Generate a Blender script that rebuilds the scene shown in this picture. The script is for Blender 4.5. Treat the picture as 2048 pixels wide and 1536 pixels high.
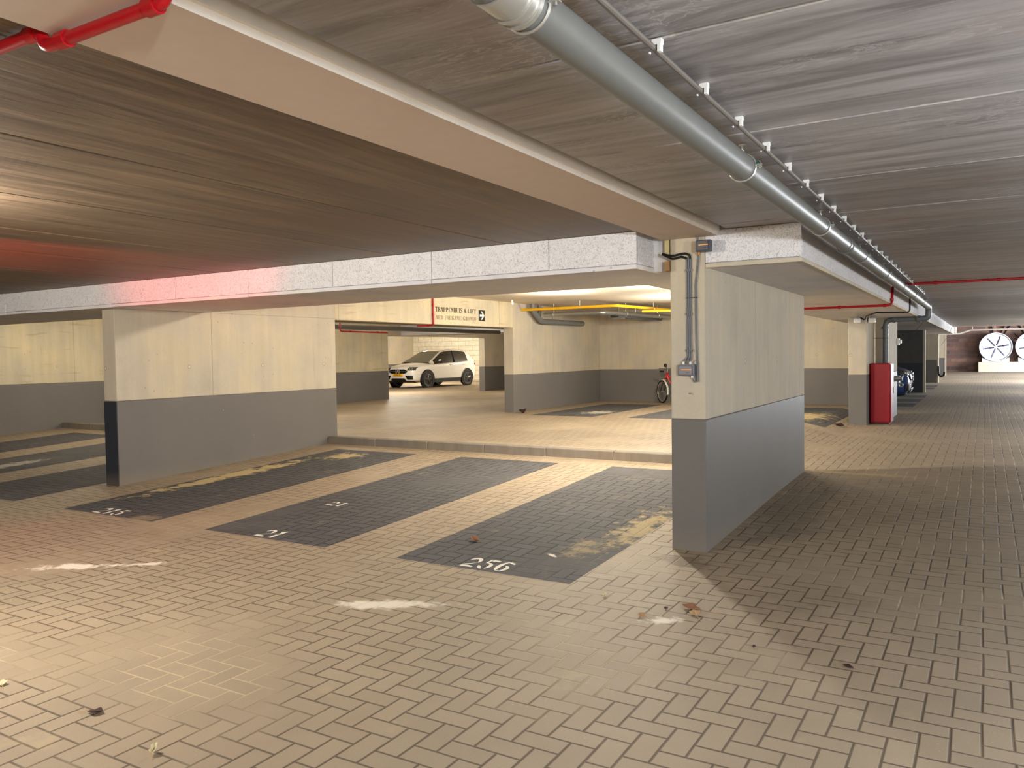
import bpy, bmesh, math, random
from mathutils import Vector, Matrix
from mathutils.bvhtree import BVHTree

random.seed(7)
SC = bpy.context.scene
COL = SC.collection
PI = math.pi
for _o in list(bpy.data.objects):
    bpy.data.objects.remove(_o)

# ------------------------------------------------------------------ camera
FPX, YAW, PITCH, ROLL = 1589.877, math.radians(30.744), math.radians(-2.016), math.radians(-0.8565)
fwd = Vector((-math.sin(YAW) * math.cos(PITCH), math.cos(YAW) * math.cos(PITCH), math.sin(PITCH)))
right = Vector((math.cos(YAW), math.sin(YAW), 0))
up = right.cross(fwd)
r2 = math.cos(ROLL) * right + math.sin(ROLL) * up
u2 = -math.sin(ROLL) * right + math.cos(ROLL) * up
cam_d = bpy.data.cameras.new('camera')
cam_d.sensor_fit = 'HORIZONTAL'
cam_d.sensor_width = 36.0
cam_d.lens = FPX / 2048 * 36.0
cam_d.clip_start, cam_d.clip_end = 0.05, 300
cam = bpy.data.objects.new('camera', cam_d)
COL.objects.link(cam)
M = Matrix((r2, u2, -fwd)).transposed().to_4x4()
M.translation = Vector((0, 0, 1.5))
cam.matrix_world = M
SC.camera = cam

# ------------------------------------------------------------------ exposure
SC.view_settings.view_transform = 'Standard'
SC.view_settings.look = 'None'
SC.view_settings.exposure = 0.0
SC.view_settings.gamma = 1.0
SC.view_settings.use_curve_mapping = False
try:
    SC.cycles.use_denoising = True
    SC.cycles.max_bounces = 8
    SC.cycles.diffuse_bounces = 5
    SC.cycles.sample_clamp_indirect = 4.0
    SC.cycles.caustics_reflective = False
    SC.cycles.caustics_refractive = False
except Exception:
    pass

# ------------------------------------------------------------------ daylight outside (seen through the fan openings)
W = bpy.data.worlds.new('world')
SC.world = W
W.use_nodes = True
W.node_tree.nodes['Background'].inputs[0].default_value = (0.86, 0.92, 1.0, 1)
W.node_tree.nodes['Background'].inputs[1].default_value = 1.7

# ------------------------------------------------------------------ lamps
def lamp(name, kind, loc, power, col, target=None, **kw):
    d = bpy.data.lights.new(name, kind)
    d.energy = power
    d.color = col
    for k, v in kw.items():
        setattr(d, k, v)
    o = bpy.data.objects.new(name, d)
    COL.objects.link(o)
    o.location = loc
    if target is not None:
        o.rotation_euler = (Vector(target) - Vector(loc)).to_track_quat('-Z', 'Y').to_euler()
    return o

WARM = (1.0, 0.92, 0.78)
NEUT = (1.0, 0.93, 0.82)
COOL = (0.92, 0.96, 1.0)
# tubes under the inner ceiling, behind the dropped soffit, plus added fill
for p, e in (((-3.9, 8.3, 2.54), 420), ((-11.2, 8.3, 2.48), 80), ((-13.9, 8.3, 2.48), 50),
             ((-4.6, 12.4, 2.38), 190), ((-6.6, 12.8, 2.38), 70), ((-12.2, 12.6, 2.40), 130), ((-12.5, 17.2, 2.40), 110), ((-5.0, 15.4, 2.2), 190),
             ((-13.0, 23.0, 2.4), 110), ((-18.5, 22.5, 2.4), 430), ((-17.6, 32.0, 2.4), 520), ((-23.5, 31.0, 2.4), 450)):  # this row is fill added for the car and the far walls
    lamp('tube_and_fill_light', 'POINT', p, e, WARM, shadow_soft_size=0.08 if p[0] > -5 and p[1] < 9 else 0.12)
# driving lanes, outside the frame: a few tubes, the rest fill added for brightness
for p, e, c in (((-4.75, 1.6, 2.22), 330, NEUT), ((-9.5, 1.4, 2.2), 150, NEUT), ((2.8, -1.5, 1.7), 930, COOL),
                ((1.65, 2.6, 1.75), 130, COOL), ((8.2, 9.5, 1.15), 620, COOL), ((2.4, 14.5, 1.7), 110, COOL),  # the low lamp far right is added to brighten soffit and cladding
                ((2.4, 20.0, 2.1), 150, COOL), ((2.8, 29.0, 2.1), 330, COOL), ((3.4, 38.5, 2.2), 1200, COOL), ((4.2, 46.0, 2.3), 600, COOL)):
    lamp('lane_tube_and_fill_light', 'POINT', p, e, c, shadow_soft_size=0.15)
# red signal lamp left of the frame
lamp('signal_light', 'SPOT', (-6.2, 0.9, 1.2), 620, (1.0, 0.06, 0.06), target=(-6.85, 4.15, 2.42),
     spot_size=math.radians(40), spot_blend=0.7, shadow_soft_size=0.08)
lamp('signal_light', 'SPOT', (-8.4, 0.9, 1.0), 210, (1.0, 0.07, 0.07), target=(-7.0, 3.3, 0.0),
     spot_size=math.radians(46), spot_blend=0.6, shadow_soft_size=0.08)
# added area light brightening the far end from the right; no opening behind it
lamp('added_daylight', 'AREA', (8.85, 45.5, 1.55), 5500, (0.84, 0.91, 1.0), target=(0.0, 45.0, 1.2), shape='RECTANGLE', size=12.0, size_y=2.6)

# ------------------------------------------------------------------ node helper
class NT:
    def __init__(s, name, rough=0.8, spec=0.35):
        s.mat = bpy.data.materials.new(name)
        s.mat.use_nodes = True
        s.t = s.mat.node_tree
        s.b = s.t.nodes['Principled BSDF']
        s.b.inputs['Roughness'].default_value = rough
        s.b.inputs['Specular IOR Level'].default_value = spec
        g = s.t.nodes.new('ShaderNodeNewGeometry')
        s.P = g.outputs['Position']
        s.N = g.outputs['Normal']

    def put(s, sock, v):
        if hasattr(v, 'links'):
            s.t.links.new(v, sock)
        elif v is not None:
            sock.default_value = v

    def m(s, op, a, b=None, c=None, clamp=False):
        n = s.t.nodes.new('ShaderNodeMath')
        n.operation = op
        n.use_clamp = clamp
        s.put(n.inputs[0], a)
        s.put(n.inputs[1], b)
        s.put(n.inputs[2], c)
        return n.outputs[0]

    def xyz(s, v=None):
        n = s.t.nodes.new('ShaderNodeSeparateXYZ')
        s.put(n.inputs[0], s.P if v is None else v)
        return n.outputs

    def vec(s, x, y, z=0.0):
        n = s.t.nodes.new('ShaderNodeCombineXYZ')
        for i, q in enumerate((x, y, z)):
            s.put(n.inputs[i], q)
        return n.outputs[0]

    def noise(s, v=None, scale=5, detail=3, rough=0.55, dist=0.0):
        n = s.t.nodes.new('ShaderNodeTexNoise')
        s.put(n.inputs['Vector'], s.P if v is None else v)
        n.inputs['Scale'].default_value = scale
        n.inputs['Detail'].default_value = detail
        n.inputs['Roughness'].default_value = rough
        n.inputs['Distortion'].default_value = dist
        return n.outputs['Fac']

    def voro(s, v=None, scale=5, feature='F1', out='Distance'):
        n = s.t.nodes.new('ShaderNodeTexVoronoi')
        n.feature = feature
        s.put(n.inputs['Vector'], s.P if v is None else v)
        n.inputs['Scale'].default_value = scale
        return n.outputs[out]

    def white(s, v):
        n = s.t.nodes.new('ShaderNodeTexWhiteNoise')
        n.noise_dimensions = '3D'
        s.put(n.inputs['Vector'], v)
        return n.outputs['Value']

    def step(s, v, a, b):
        n = s.t.nodes.new('ShaderNodeMapRange')
        n.interpolation_type = 'SMOOTHSTEP'
        s.put(n.inputs[0], v)
        n.inputs[1].default_value, n.inputs[2].default_value = a, b
        return n.outputs[0]

    def mix(s, f, a, b, mode='MIX'):
        n = s.t.nodes.new('ShaderNodeMix')
        n.data_type = 'RGBA'
        n.blend_type = mode
        s.put(n.inputs[0], f)
        for i, q in ((6, a), (7, b)):
            if isinstance(q, tuple) and len(q) == 3:
                q = q + (1,)
            s.put(n.inputs[i], q)
        return n.outputs[2]

    def scale(s, col, f):
        n = s.t.nodes.new('ShaderNodeVectorMath')
        n.operation = 'SCALE'
        s.put(n.inputs[0], col)
        s.put(n.inputs[3], f)
        return n.outputs[0]

    def color(s, c):
        if isinstance(c, tuple) and len(c) == 3:
            c = c + (1,)
        s.put(s.b.inputs['Base Color'], c)

    def bump(s, h, strength=0.3, dist=0.01):
        n = s.t.nodes.new('ShaderNodeBump')
        n.inputs['Strength'].default_value = strength
        n.inputs['Distance'].default_value = dist
        s.put(n.inputs['Height'], h)
        s.t.links.new(n.outputs[0], s.b.inputs['Normal'])


def srgb(r, g, b):
    f = lambda c: (c / 255) / 12.92 if c / 255 <= 0.04045 else ((c / 255 + 0.055) / 1.055) ** 2.4
    return (f(r), f(g), f(b))


def plain(name, col, rough=0.6, metal=0.0, spec=0.4, var=0.06, emit=0.0):
    t = NT(name, rough, spec)
    n = t.noise(scale=14, detail=3)
    k = t.m('MULTIPLY_ADD', n, 2 * var, 1 - var)
    t.color(t.scale(t.mix(0.0, col, col), k))
    t.b.inputs['Metallic'].default_value = metal
    if emit:
        t.b.inputs['Emission Color'].default_value = col + (1,)
        t.b.inputs['Emission Strength'].default_value = emit
    return t.mat


# ------------------------------------------------------------------ materials
def paving(name, base, var, joint_dark, joint_light, dirt, marks=(), rough=0.66, spec=0.45, light_lo=0.49):
    t = NT(name, rough, spec)
    w = 0.105
    X, Y, Z = t.xyz()
    wob = t.noise(scale=1.3, detail=1)
    x = t.m('ADD', t.m('DIVIDE', t.m('ADD', X, 40.0), w), t.m('MULTIPLY', wob, 0.12))
    y = t.m('ADD', t.m('DIVIDE', t.m('ADD', Y, 40.02), w), t.m('MULTIPLY', wob, 0.12))
    i, j = t.m('FLOOR', x), t.m('FLOOR', y)
    u, v = t.m('SUBTRACT', x, i), t.m('SUBTRACT', y, j)
    k = t.m('FLOORED_MODULO', t.m('SUBTRACT', i, j), 4.0)
    eq = lambda q: t.m('COMPARE', k, float(q), 0.1)
    e0, e1, e2, e3 = eq(0), eq(1), eq(2), eq(3)
    dl = t.m('MULTIPLY_ADD', e1, 2.0, u)
    dr = t.m('MULTIPLY_ADD', e0, 2.0, t.m('SUBTRACT', 1.0, u))
    db = t.m('MULTIPLY_ADD', e2, 2.0, v)
    dt = t.m('MULTIPLY_ADD', e3, 2.0, t.m('SUBTRACT', 1.0, v))
    d = t.m('MINIMUM', t.m('MINIMUM', dl, dr), t.m('MINIMUM', db, dt))
    joint = t.m('SUBTRACT', 1.0, t.step(d, 0.028, 0.072))
    rnd = t.white(t.vec(t.m('SUBTRACT', i, e1), t.m('SUBTRACT', j, e2), 3.0))
    fine = t.noise(scale=170, detail=2, rough=0.7)
    blot = t.noise(scale=2.2, detail=4)
    k1 = t.m('MULTIPLY_ADD', rnd, 2 * var, 1 - var)
    k2 = t.m('MULTIPLY_ADD', fine, 0.5, 0.75)
    k3 = t.m('MULTIPLY_ADD', blot, 0.3, 0.85)
    c = t.scale(t.mix(0.0, base, base), t.m('MULTIPLY', t.m('MULTIPLY', k1, k2), k3))
    hue = t.noise(scale=0.9, detail=2)
    c = t.mix(t.m('MULTIPLY', t.step(hue, 0.5, 0.65), 0.18), c, tuple(q * f for q, f in zip(base, (1.0, 0.9, 0.9))))
    jl = t.step(t.noise(scale=0.7, detail=3), light_lo, light_lo + 0.18)
    jc = t.mix(jl, joint_dark, joint_light)
    c = t.mix(t.m('MULTIPLY', joint, 0.95), c, jc)
    # sandy dirt
    dn = t.noise(scale=2.6, detail=5, rough=0.65)
    if dirt:
        c = t.mix(t.m('MULTIPLY', t.step(dn, 0.60, 0.72), dirt), c, srgb(196, 176, 132))
    # stains and patches with a place of their own: (x, y, rx, ry, rot, colour, strength, lo, hi)
    for (mx, my, rx, ry, rot, mc, ms, lo, hi) in marks:
        ax, ay = t.m('SUBTRACT', X, mx), t.m('SUBTRACT', Y, my)
        cr, sr = math.cos(rot), math.sin(rot)
        px = t.m('DIVIDE', t.m('ADD', t.m('MULTIPLY', ax, cr), t.m('MULTIPLY', ay, sr)), rx)
        py = t.m('DIVIDE', t.m('SUBTRACT', t.m('MULTIPLY', ay, cr), t.m('MULTIPLY', ax, sr)), ry)
        q = t.m('SUBTRACT', 1.0, t.m('SQRT', t.m('ADD', t.m('MULTIPLY', px, px), t.m('MULTIPLY', py, py))))
        nn = t.noise(t.vec(t.m('MULTIPLY', X, 1.0), t.m('MULTIPLY', Y, 1.0), mx), scale=7, detail=5, rough=0.7)
        f = t.step(t.m('ADD', q, t.m('MULTIPLY', t.m('SUBTRACT', nn, 0.5), 2.0)), lo, hi)
        c = t.mix(t.m('MULTIPLY', f, ms), c, mc)
    # pale grit
    gr = t.voro(scale=26)
    gsel = t.step(t.noise(scale=1.1, detail=2), 0.45, 0.7)
    c = t.mix(t.m('MULTIPLY', t.m('MULTIPLY', t.m('SUBTRACT', 1.0, t.step(gr, 0.05, 0.10)), gsel), 0.55), c, srgb(222, 206, 176))
    t.color(c)
    h = t.m('ADD', t.step(d, 0.0, 0.09), t.m('MULTIPLY', fine, 0.22))
    h = t.m('ADD', h, t.m('MULTIPLY', rnd, 0.12))
    t.bump(h, 0.55, 0.006)
    t.put(t.b.inputs['Roughness'], t.m('MULTIPLY_ADD', fine, 0.25, rough - 0.12))
    return t.mat


SALT = srgb(236, 228, 212)
SAND = srgb(205, 184, 136)
BROWN = srgb(72, 56, 42)
GREY_BROWN = srgb(96, 84, 70)  # grey-brown: dirt along the pier side, darker patch in front of it
m_pave = paving('beige_pavers', srgb(155, 140, 118), 0.055, srgb(86, 72, 56), srgb(184, 166, 134), 0.2, marks=[
    (-5.75, 3.32, 0.55, 0.16, 0.62, SALT, 0.95, 0.42, 0.75), (-5.35, 3.62, 0.30, 0.10, 0.6, SALT, 0.8, 0.45, 0.8),
    (-3.1, 3.72, 0.52, 0.13, 0.45, SALT, 0.8, 0.2, 0.75), (-1.56, 4.22, 0.17, 0.09, 0.5, SALT, 0.85, 0.2, 0.8),
    (-1.85, 5.45, 0.28, 0.2, 0.0, BROWN, 0.5, 0.1, 0.7), (-0.9, 5.0, 0.7, 0.5, 0.6, GREY_BROWN, 0.22, 0.2, 0.9),
    (-1.45, 7.4, 0.45, 1.9, 0.0, GREY_BROWN, 0.45, 0.1, 0.8), (-1.2, 9.6, 0.9, 0.12, 0.0, SAND, 0.6, 0.2, 0.8)])
m_dark = paving('anthracite_pavers', srgb(84, 84, 86), 0.08, srgb(30, 28, 27), srgb(116, 110, 100), 0.12, rough=0.78, spec=0.2, light_lo=0.5, marks=[
    (-2.45, 6.2, 0.4, 1.3, 0.0, SAND, 0.6, 0.5, 0.85), (-2.6, 5.45, 0.35, 0.5, 0.2, SAND, 0.4, 0.5, 0.9),
    (-7.95, 6.6, 0.3, 2.2, -0.02, SAND, 0.8, 0.35, 0.7), (-7.6, 8.2, 0.5, 0.5, -0.02, SAND, 0.7, 0.4, 0.7),
    (-2.745, 5.16, 0.10, 0.035, -0.5, SALT, 0.95, 0.3, 0.6), (-6.9, 4.7, 0.3, 0.2, 0, SAND, 0.3, 0.3, 0.8),
    (-11.9, 5.9, 0.4, 1.0, 0, SALT, 0.5, 0.4, 0.7), (-7.0, 15.3, 0.6, 0.9, 0, SALT, 0.5, 0.45, 0.7), (-2.9, 15.6, 0.8, 1.6, 0, SAND, 0.8, 0.35, 0.7)])


def concrete(name, base, streak=0.22, joint=2.4, holes=True, rust=0.0, rough=0.8):
    t = NT(name, rough, 0.3)
    X, Y, Z = t.xyz()
    u = t.m('ADD', X, Y)
    n1 = t.noise(t.vec(t.m('MULTIPLY', u, 7.0), t.m('MULTIPLY', Z, 0.55), 1.0), scale=1.0, detail=4, rough=0.6)
    n2 = t.noise(scale=1.5, detail=4, rough=0.6)
    n3 = t.noise(scale=60, detail=2)
    k = t.m('ADD', t.m('MULTIPLY', t.m('SUBTRACT', n1, 0.5), 2 * streak), 1.0)
    k = t.m('MULTIPLY', k, t.m('MULTIPLY_ADD', n2, 0.62, 0.69))
    k = t.m('MULTIPLY', k, t.m('MULTIPLY_ADD', n3, 0.12, 0.94))
    c = t.scale(t.mix(t.step(n2, 0.4, 0.7), base, tuple(q * f for q, f in zip(base, (0.98, 0.94, 0.84)))), k)
    # dark drips
    dr = t.noise(t.vec(t.m('MULTIPLY', u, 16.0), t.m('MULTIPLY', Z, 0.9), 7.0), scale=1.0, detail=3, rough=0.6)
    c = t.mix(t.m('MULTIPLY', t.step(dr, 0.64, 0.74), 0.28), c, tuple(q * 0.5 for q in base))
    if rust:
        rn = t.noise(t.vec(t.m('MULTIPLY', u, 1.0), t.m('MULTIPLY', Z, 9.0), 4.0), scale=1.4, detail=4)
        c = t.mix(t.m('MULTIPLY', t.step(rn, 0.60, 0.72), rust), c, srgb(150, 110, 62))
    if joint:
        f = t.m('ABSOLUTE', t.m('SUBTRACT', t.m('FRACT', t.m('DIVIDE', t.m('ADD', u, 0.55), joint)), 0.5))
        ln = t.m('SUBTRACT', 1.0, t.step(f, 0.0007, 0.0035))
        c = t.mix(t.m('MULTIPLY', ln, 0.55), c, tuple(q * 0.35 for q in base))
    # air pockets
    v = t.voro(scale=9)
    sel = t.step(t.noise(scale=1.7, detail=1), 0.52, 0.62)
    c = t.mix(t.m('MULTIPLY', t.m('MULTIPLY', t.m('SUBTRACT', 1.0, t.step(v, 0.06, 0.10)), sel), 0.6), c, tuple(q * 0.35 for q in base))
    if holes:
        fu = t.m('MULTIPLY', t.m('SUBTRACT', t.m('FRACT', t.m('DIVIDE', t.m('ADD', u, 0.3), 1.2)), 0.5), 1.2)
        fz = t.m('MULTIPLY', t.m('SUBTRACT', t.m('FRACT', t.m('DIVIDE', t.m('ADD', Z, 0.15), 1.05)), 0.5), 1.05)
        rr = t.m('SQRT', t.m('ADD', t.m('MULTIPLY', fu, fu), t.m('MULTIPLY', fz, fz)))
        ring = t.m('SUBTRACT', 1.0, t.step(t.m('ABSOLUTE', t.m('SUBTRACT', rr, 0.022)), 0.002, 0.007))
        c = t.mix(t.m('MULTIPLY', ring, 0.5), c, tuple(q * 0.4 for q in base))
        core = t.m('SUBTRACT', 1.0, t.step(rr, 0.012, 0.018))
        c = t.mix(t.m('MULTIPLY', core, 0.5), c, srgb(225, 218, 200))
    t.color(c)
    t.bump(t.m('ADD', n3, t.m('MULTIPLY', n1, 1.5)), 0.12, 0.01)
    return t.mat


m_conc = concrete('raw_concrete', srgb(194, 185, 168), 0.16)
m_conc_w = concrete('raw_concrete_rusty', srgb(206, 196, 170), 0.2, rust=0.3)
m_conc_d = concrete('dark_concrete', srgb(92, 91, 90), 0.15, holes=False)
m_soff = concrete('soffit_concrete', srgb(226, 225, 230), 0.05, joint=0, holes=False)


def paint(name, base, rough=0.45, chips=True):
    t = NT(name, rough, 0.1)
    n = t.noise(scale=0.9, detail=3)
    n2 = t.noise(scale=45, detail=2)
    k = t.m('MULTIPLY', t.m('MULTIPLY_ADD', n, 0.24, 0.88), t.m('MULTIPLY_ADD', n2, 0.08, 0.96))
    c = t.scale(t.mix(0.0, base, base), k)
    X, Y, Z = t.xyz()
    if chips:
        v = t.voro(scale=4.5)
        c = t.mix(t.m('MULTIPLY', t.m('SUBTRACT', 1.0, t.step(v, 0.018, 0.03)), 0.7), c, srgb(205, 198, 184))
        lo = t.m('SUBTRACT', 1.0, t.step(t.m('ADD', Z, t.m('MULTIPLY', t.noise(scale=3, detail=4), 0.16)), 0.10, 0.32))
        c = t.mix(t.m('MULTIPLY', lo, 0.25), c, srgb(150, 136, 112))
    t.color(c)
    t.bump(n2, 0.06, 0.004)
    return t.mat


m_grey = paint('grey_wall_paint', srgb(114, 111, 108))
m_navy = paint('dark_end_paint', srgb(50, 54, 62), 0.3)
m_char = paint('charcoal_wall_paint', srgb(66, 70, 77), 0.4)


def planks(name, base, along, rough=0.55, gloss_var=0.15):
    t = NT(name, rough, 0.4)
    X, Y, Z = t.xyz()
    a, b = (X, Y) if along == 'X' else (Y, X)
    off = 2.172 if along == 'X' else -3.27
    pitch = 1.115 if along == 'X' else 1.13
    idx = t.m('FLOOR', t.m('DIVIDE', t.m('SUBTRACT', b, off), pitch))
    r = t.white(t.vec(idx, 5.0, 1.0))
    n1 = t.noise(t.vec(t.m('MULTIPLY', a, 0.7), t.m('MULTIPLY', b, 7.0 if along == 'X' else 9.0), t.m('MULTIPLY', idx, 7.3)), scale=1.0, detail=6, rough=0.68, dist=0.9)
    n2 = t.noise(t.vec(t.m('MULTIPLY', a, 2.6), t.m('MULTIPLY', b, 22.0), t.m('MULTIPLY', idx, 3.1)), scale=1.0, detail=4, rough=0.7, dist=1.4)
    n3 = t.noise(scale=0.8, detail=3)
    k = t.m('MULTIPLY_ADD', t.m('SUBTRACT', n1, 0.5), 2.8, 1.0)
    k = t.m('MULTIPLY', k, t.m('MULTIPLY_ADD', r, 0.22, 0.89))
    k = t.m('MULTIPLY', k, t.m('MULTIPLY_ADD', n3, 0.5, 0.75))
    c = t.scale(t.mix(0.0, base, base), k)
    n4 = t.noise(t.vec(t.m('MULTIPLY', a, 3.2), t.m('MULTIPLY', b, 11.0), t.m('MULTIPLY', idx, 2.7)), scale=1.0, detail=4, rough=0.6, dist=2.2)
    vein = t.m('SUBTRACT', 1.0, t.step(t.m('ABSOLUTE', t.m('SUBTRACT', n4, 0.5)), 0.004, 0.035))
    patch = t.step(t.noise(t.vec(t.m('MULTIPLY', a, 0.7), t.m('MULTIPLY', b, 1.8), idx), scale=1.0, detail=2), 0.45, 0.62)
    c = t.mix(t.m('MULTIPLY', t.m('MULTIPLY', vein, patch), 0.55 if along == 'X' else 0.2), c, tuple(min(1, q * 1.75) for q in base))
    c = t.mix(t.m('MULTIPLY', t.step(n2, 0.55, 0.7), 0.25), c, tuple(q * 0.45 for q in base))
    brown = t.step(t.noise(t.vec(t.m('MULTIPLY', a, 0.8), t.m('MULTIPLY', b, 1.7), 9.0), scale=0.8, detail=2), 0.50, 0.68)
    c = t.mix(t.m('MULTIPLY', brown, 0.4), c, tuple(q * f for q, f in zip(base, (0.95, 0.72, 0.6))))
    # pale slurry along one lip of each joint
    fr = t.m('FRACT', t.m('DIVIDE', t.m('SUBTRACT', b, off), pitch))
    lip = t.m('MULTIPLY', t.m('SUBTRACT', 1.0, t.step(fr, 0.009, 0.02)), t.step(t.noise(t.vec(t.m('MULTIPLY', a, 4.0), idx, 2.0), scale=1.0, detail=4), 0.42, 0.56))
    c = t.mix(t.m('MULTIPLY', lip, 0.45 if along == 'X' else 0.12), c, srgb(205, 200, 192))
    t.color(c)
    t.put(t.b.inputs['Roughness'], t.m('MULTIPLY_ADD', n1, 0.3, rough - 0.15))
    t.bump(t.m('ADD', n1, t.m('MULTIPLY', n2, 0.5)), 0.25, 0.012)
    return t.mat


m_plX = planks('slab_underside_lane', srgb(157, 156, 160), 'X', 0.42)
m_plY = planks('slab_underside_bays', srgb(112, 95, 77), 'Y', 0.5)
m_ceil = concrete('inner_ceiling_concrete', srgb(226, 216, 200), 0.08, joint=0, holes=False)


def woodwool(name, base):
    t = NT(name, 0.95, 0.1)
    n = t.noise(scale=52, detail=3, rough=0.7, dist=2.0)
    n2 = t.noise(scale=3.0, detail=3)
    c = t.mix(t.step(n, 0.36, 0.50), tuple(q * 0.60 for q in base), base)
    c = t.scale(c, t.m('MULTIPLY_ADD', n2, 0.2, 0.9))
    t.color(c)
    t.bump(n, 0.5, 0.006)
    return t.mat


m_wool = woodwool('wood_wool_panel', srgb(236, 234, 236))
m_beam = plain('beige_beam_soffit', srgb(212, 193, 177), 0.75, var=0.05)
m_beam_side = plain('pale_beam_flank', srgb(240, 232, 222), 0.8, var=0.06)
m_kerb = concrete('kerb_concrete', srgb(126, 120, 112), 0.3, joint=0, holes=False)


def bricks(name, c1, c2, mortar, bw, bh, horizontal='X', msize=0.012):
    t = NT(name, 0.85, 0.2)
    X, Y, Z = t.xyz()
    a = X if horizontal == 'X' else Y
    n = t.t.nodes.new('ShaderNodeTexBrick')
    t.put(n.inputs['Vector'], t.vec(a, Z, 0.0))
    n.inputs['Scale'].default_value = 1.0
    n.inputs['Brick Width'].default_value = bw
    n.inputs['Row Height'].default_value = bh
    n.inputs['Mortar Size'].default_value = msize
    for i, q in ((1, c1), (2, c2), (3, mortar)):
        n.inputs[i].default_value = q + (1,)
    k = t.m('MULTIPLY_ADD', t.noise(scale=6, detail=3), 0.5, 0.75)
    t.color(t.scale(n.outputs['Color'], k))
    t.bump(t.m('SUBTRACT', 1.0, n.outputs['Fac']), 0.3, 0.01)
    return t.mat


m_brick = bricks('red_brown_brick', srgb(132, 98, 84), srgb(92, 72, 68), srgb(100, 90, 84), 0.9, 0.24, 'X', 0.03)
m_white_block = bricks('white_block', srgb(240, 234, 215), srgb(230, 224, 204), srgb(196, 188, 166), 0.9, 0.26)
m_pvc = plain('grey_pvc', srgb(110, 112, 110), 0.42, var=0.07)
m_pvc_d = plain('dark_grey_pvc', srgb(98, 104, 106), 0.4, var=0.07)
m_galv = plain('galvanised_steel', srgb(170, 172, 170), 0.35, 0.85, var=0.12)
m_steel = plain('bright_steel', srgb(205, 205, 200), 0.3, 0.7)
m_rail = plain('grey_rail', srgb(112, 106, 100), 0.45, var=0.05)
m_white = plain('white_plastic', srgb(236, 236, 232), 0.45)
m_green = plain('green_rubber', srgb(24, 78, 62), 0.6)
m_red = plain('red_pipe_paint', srgb(176, 10, 26), 0.35, spec=0.5)
m_cab = plain('red_cabinet_paint', srgb(146, 12, 28), 0.4, spec=0.3)
m_black = plain('black_rubber', srgb(18, 18, 20), 0.5)
m_cable = plain('grey_cable', srgb(112, 114, 120), 0.5)
m_box = plain('grey_box_plastic', srgb(128, 128, 136), 0.5)
m_box_d = plain('dark_grey_box_plastic', srgb(92, 92, 100), 0.5)
m_orange = plain('orange_label', srgb(236, 168, 92), 0.5)
m_orange_d = plain('orange_gland', srgb(206, 132, 44), 0.5)
m_foam = plain('yellow_foam', srgb(222, 206, 150), 0.9)
m_foam_b = plain('brown_foam', srgb(176, 138, 92), 0.9)
m_yellow = plain('yellow_pipe_paint', srgb(232, 180, 22), 0.35, spec=0.5)
m_ink = plain('black_wall_paint', srgb(62, 57, 52), 0.8)
m_ink_f = plain('worn_wall_paint', srgb(146, 132, 108), 0.8)
m_line = plain('white_road_paint', srgb(232, 228, 216), 0.7, var=0.1)
m_sign = plain('black_sign_enamel', srgb(34, 36, 38), 0.4)
m_leaf = plain('brown_leaf', srgb(132, 88, 58), 0.8, var=0.25)
m_leaf_d = plain('dark_leaf', srgb(58, 34, 32), 0.7, var=0.2)
m_leaf_p = plain('pale_leaf', srgb(206, 196, 158), 0.8, var=0.15)
m_twig = plain('dry_twig', srgb(176, 142, 104), 0.8)
m_fan = plain('fan_casing_grey', srgb(206, 208, 212), 0.5)
m_blade = plain('fan_blade_grey', srgb(96, 90, 112), 0.5)
m_plinth = concrete('plinth_concrete', srgb(206, 196, 176), 0.1, joint=0, holes=False)


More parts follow.
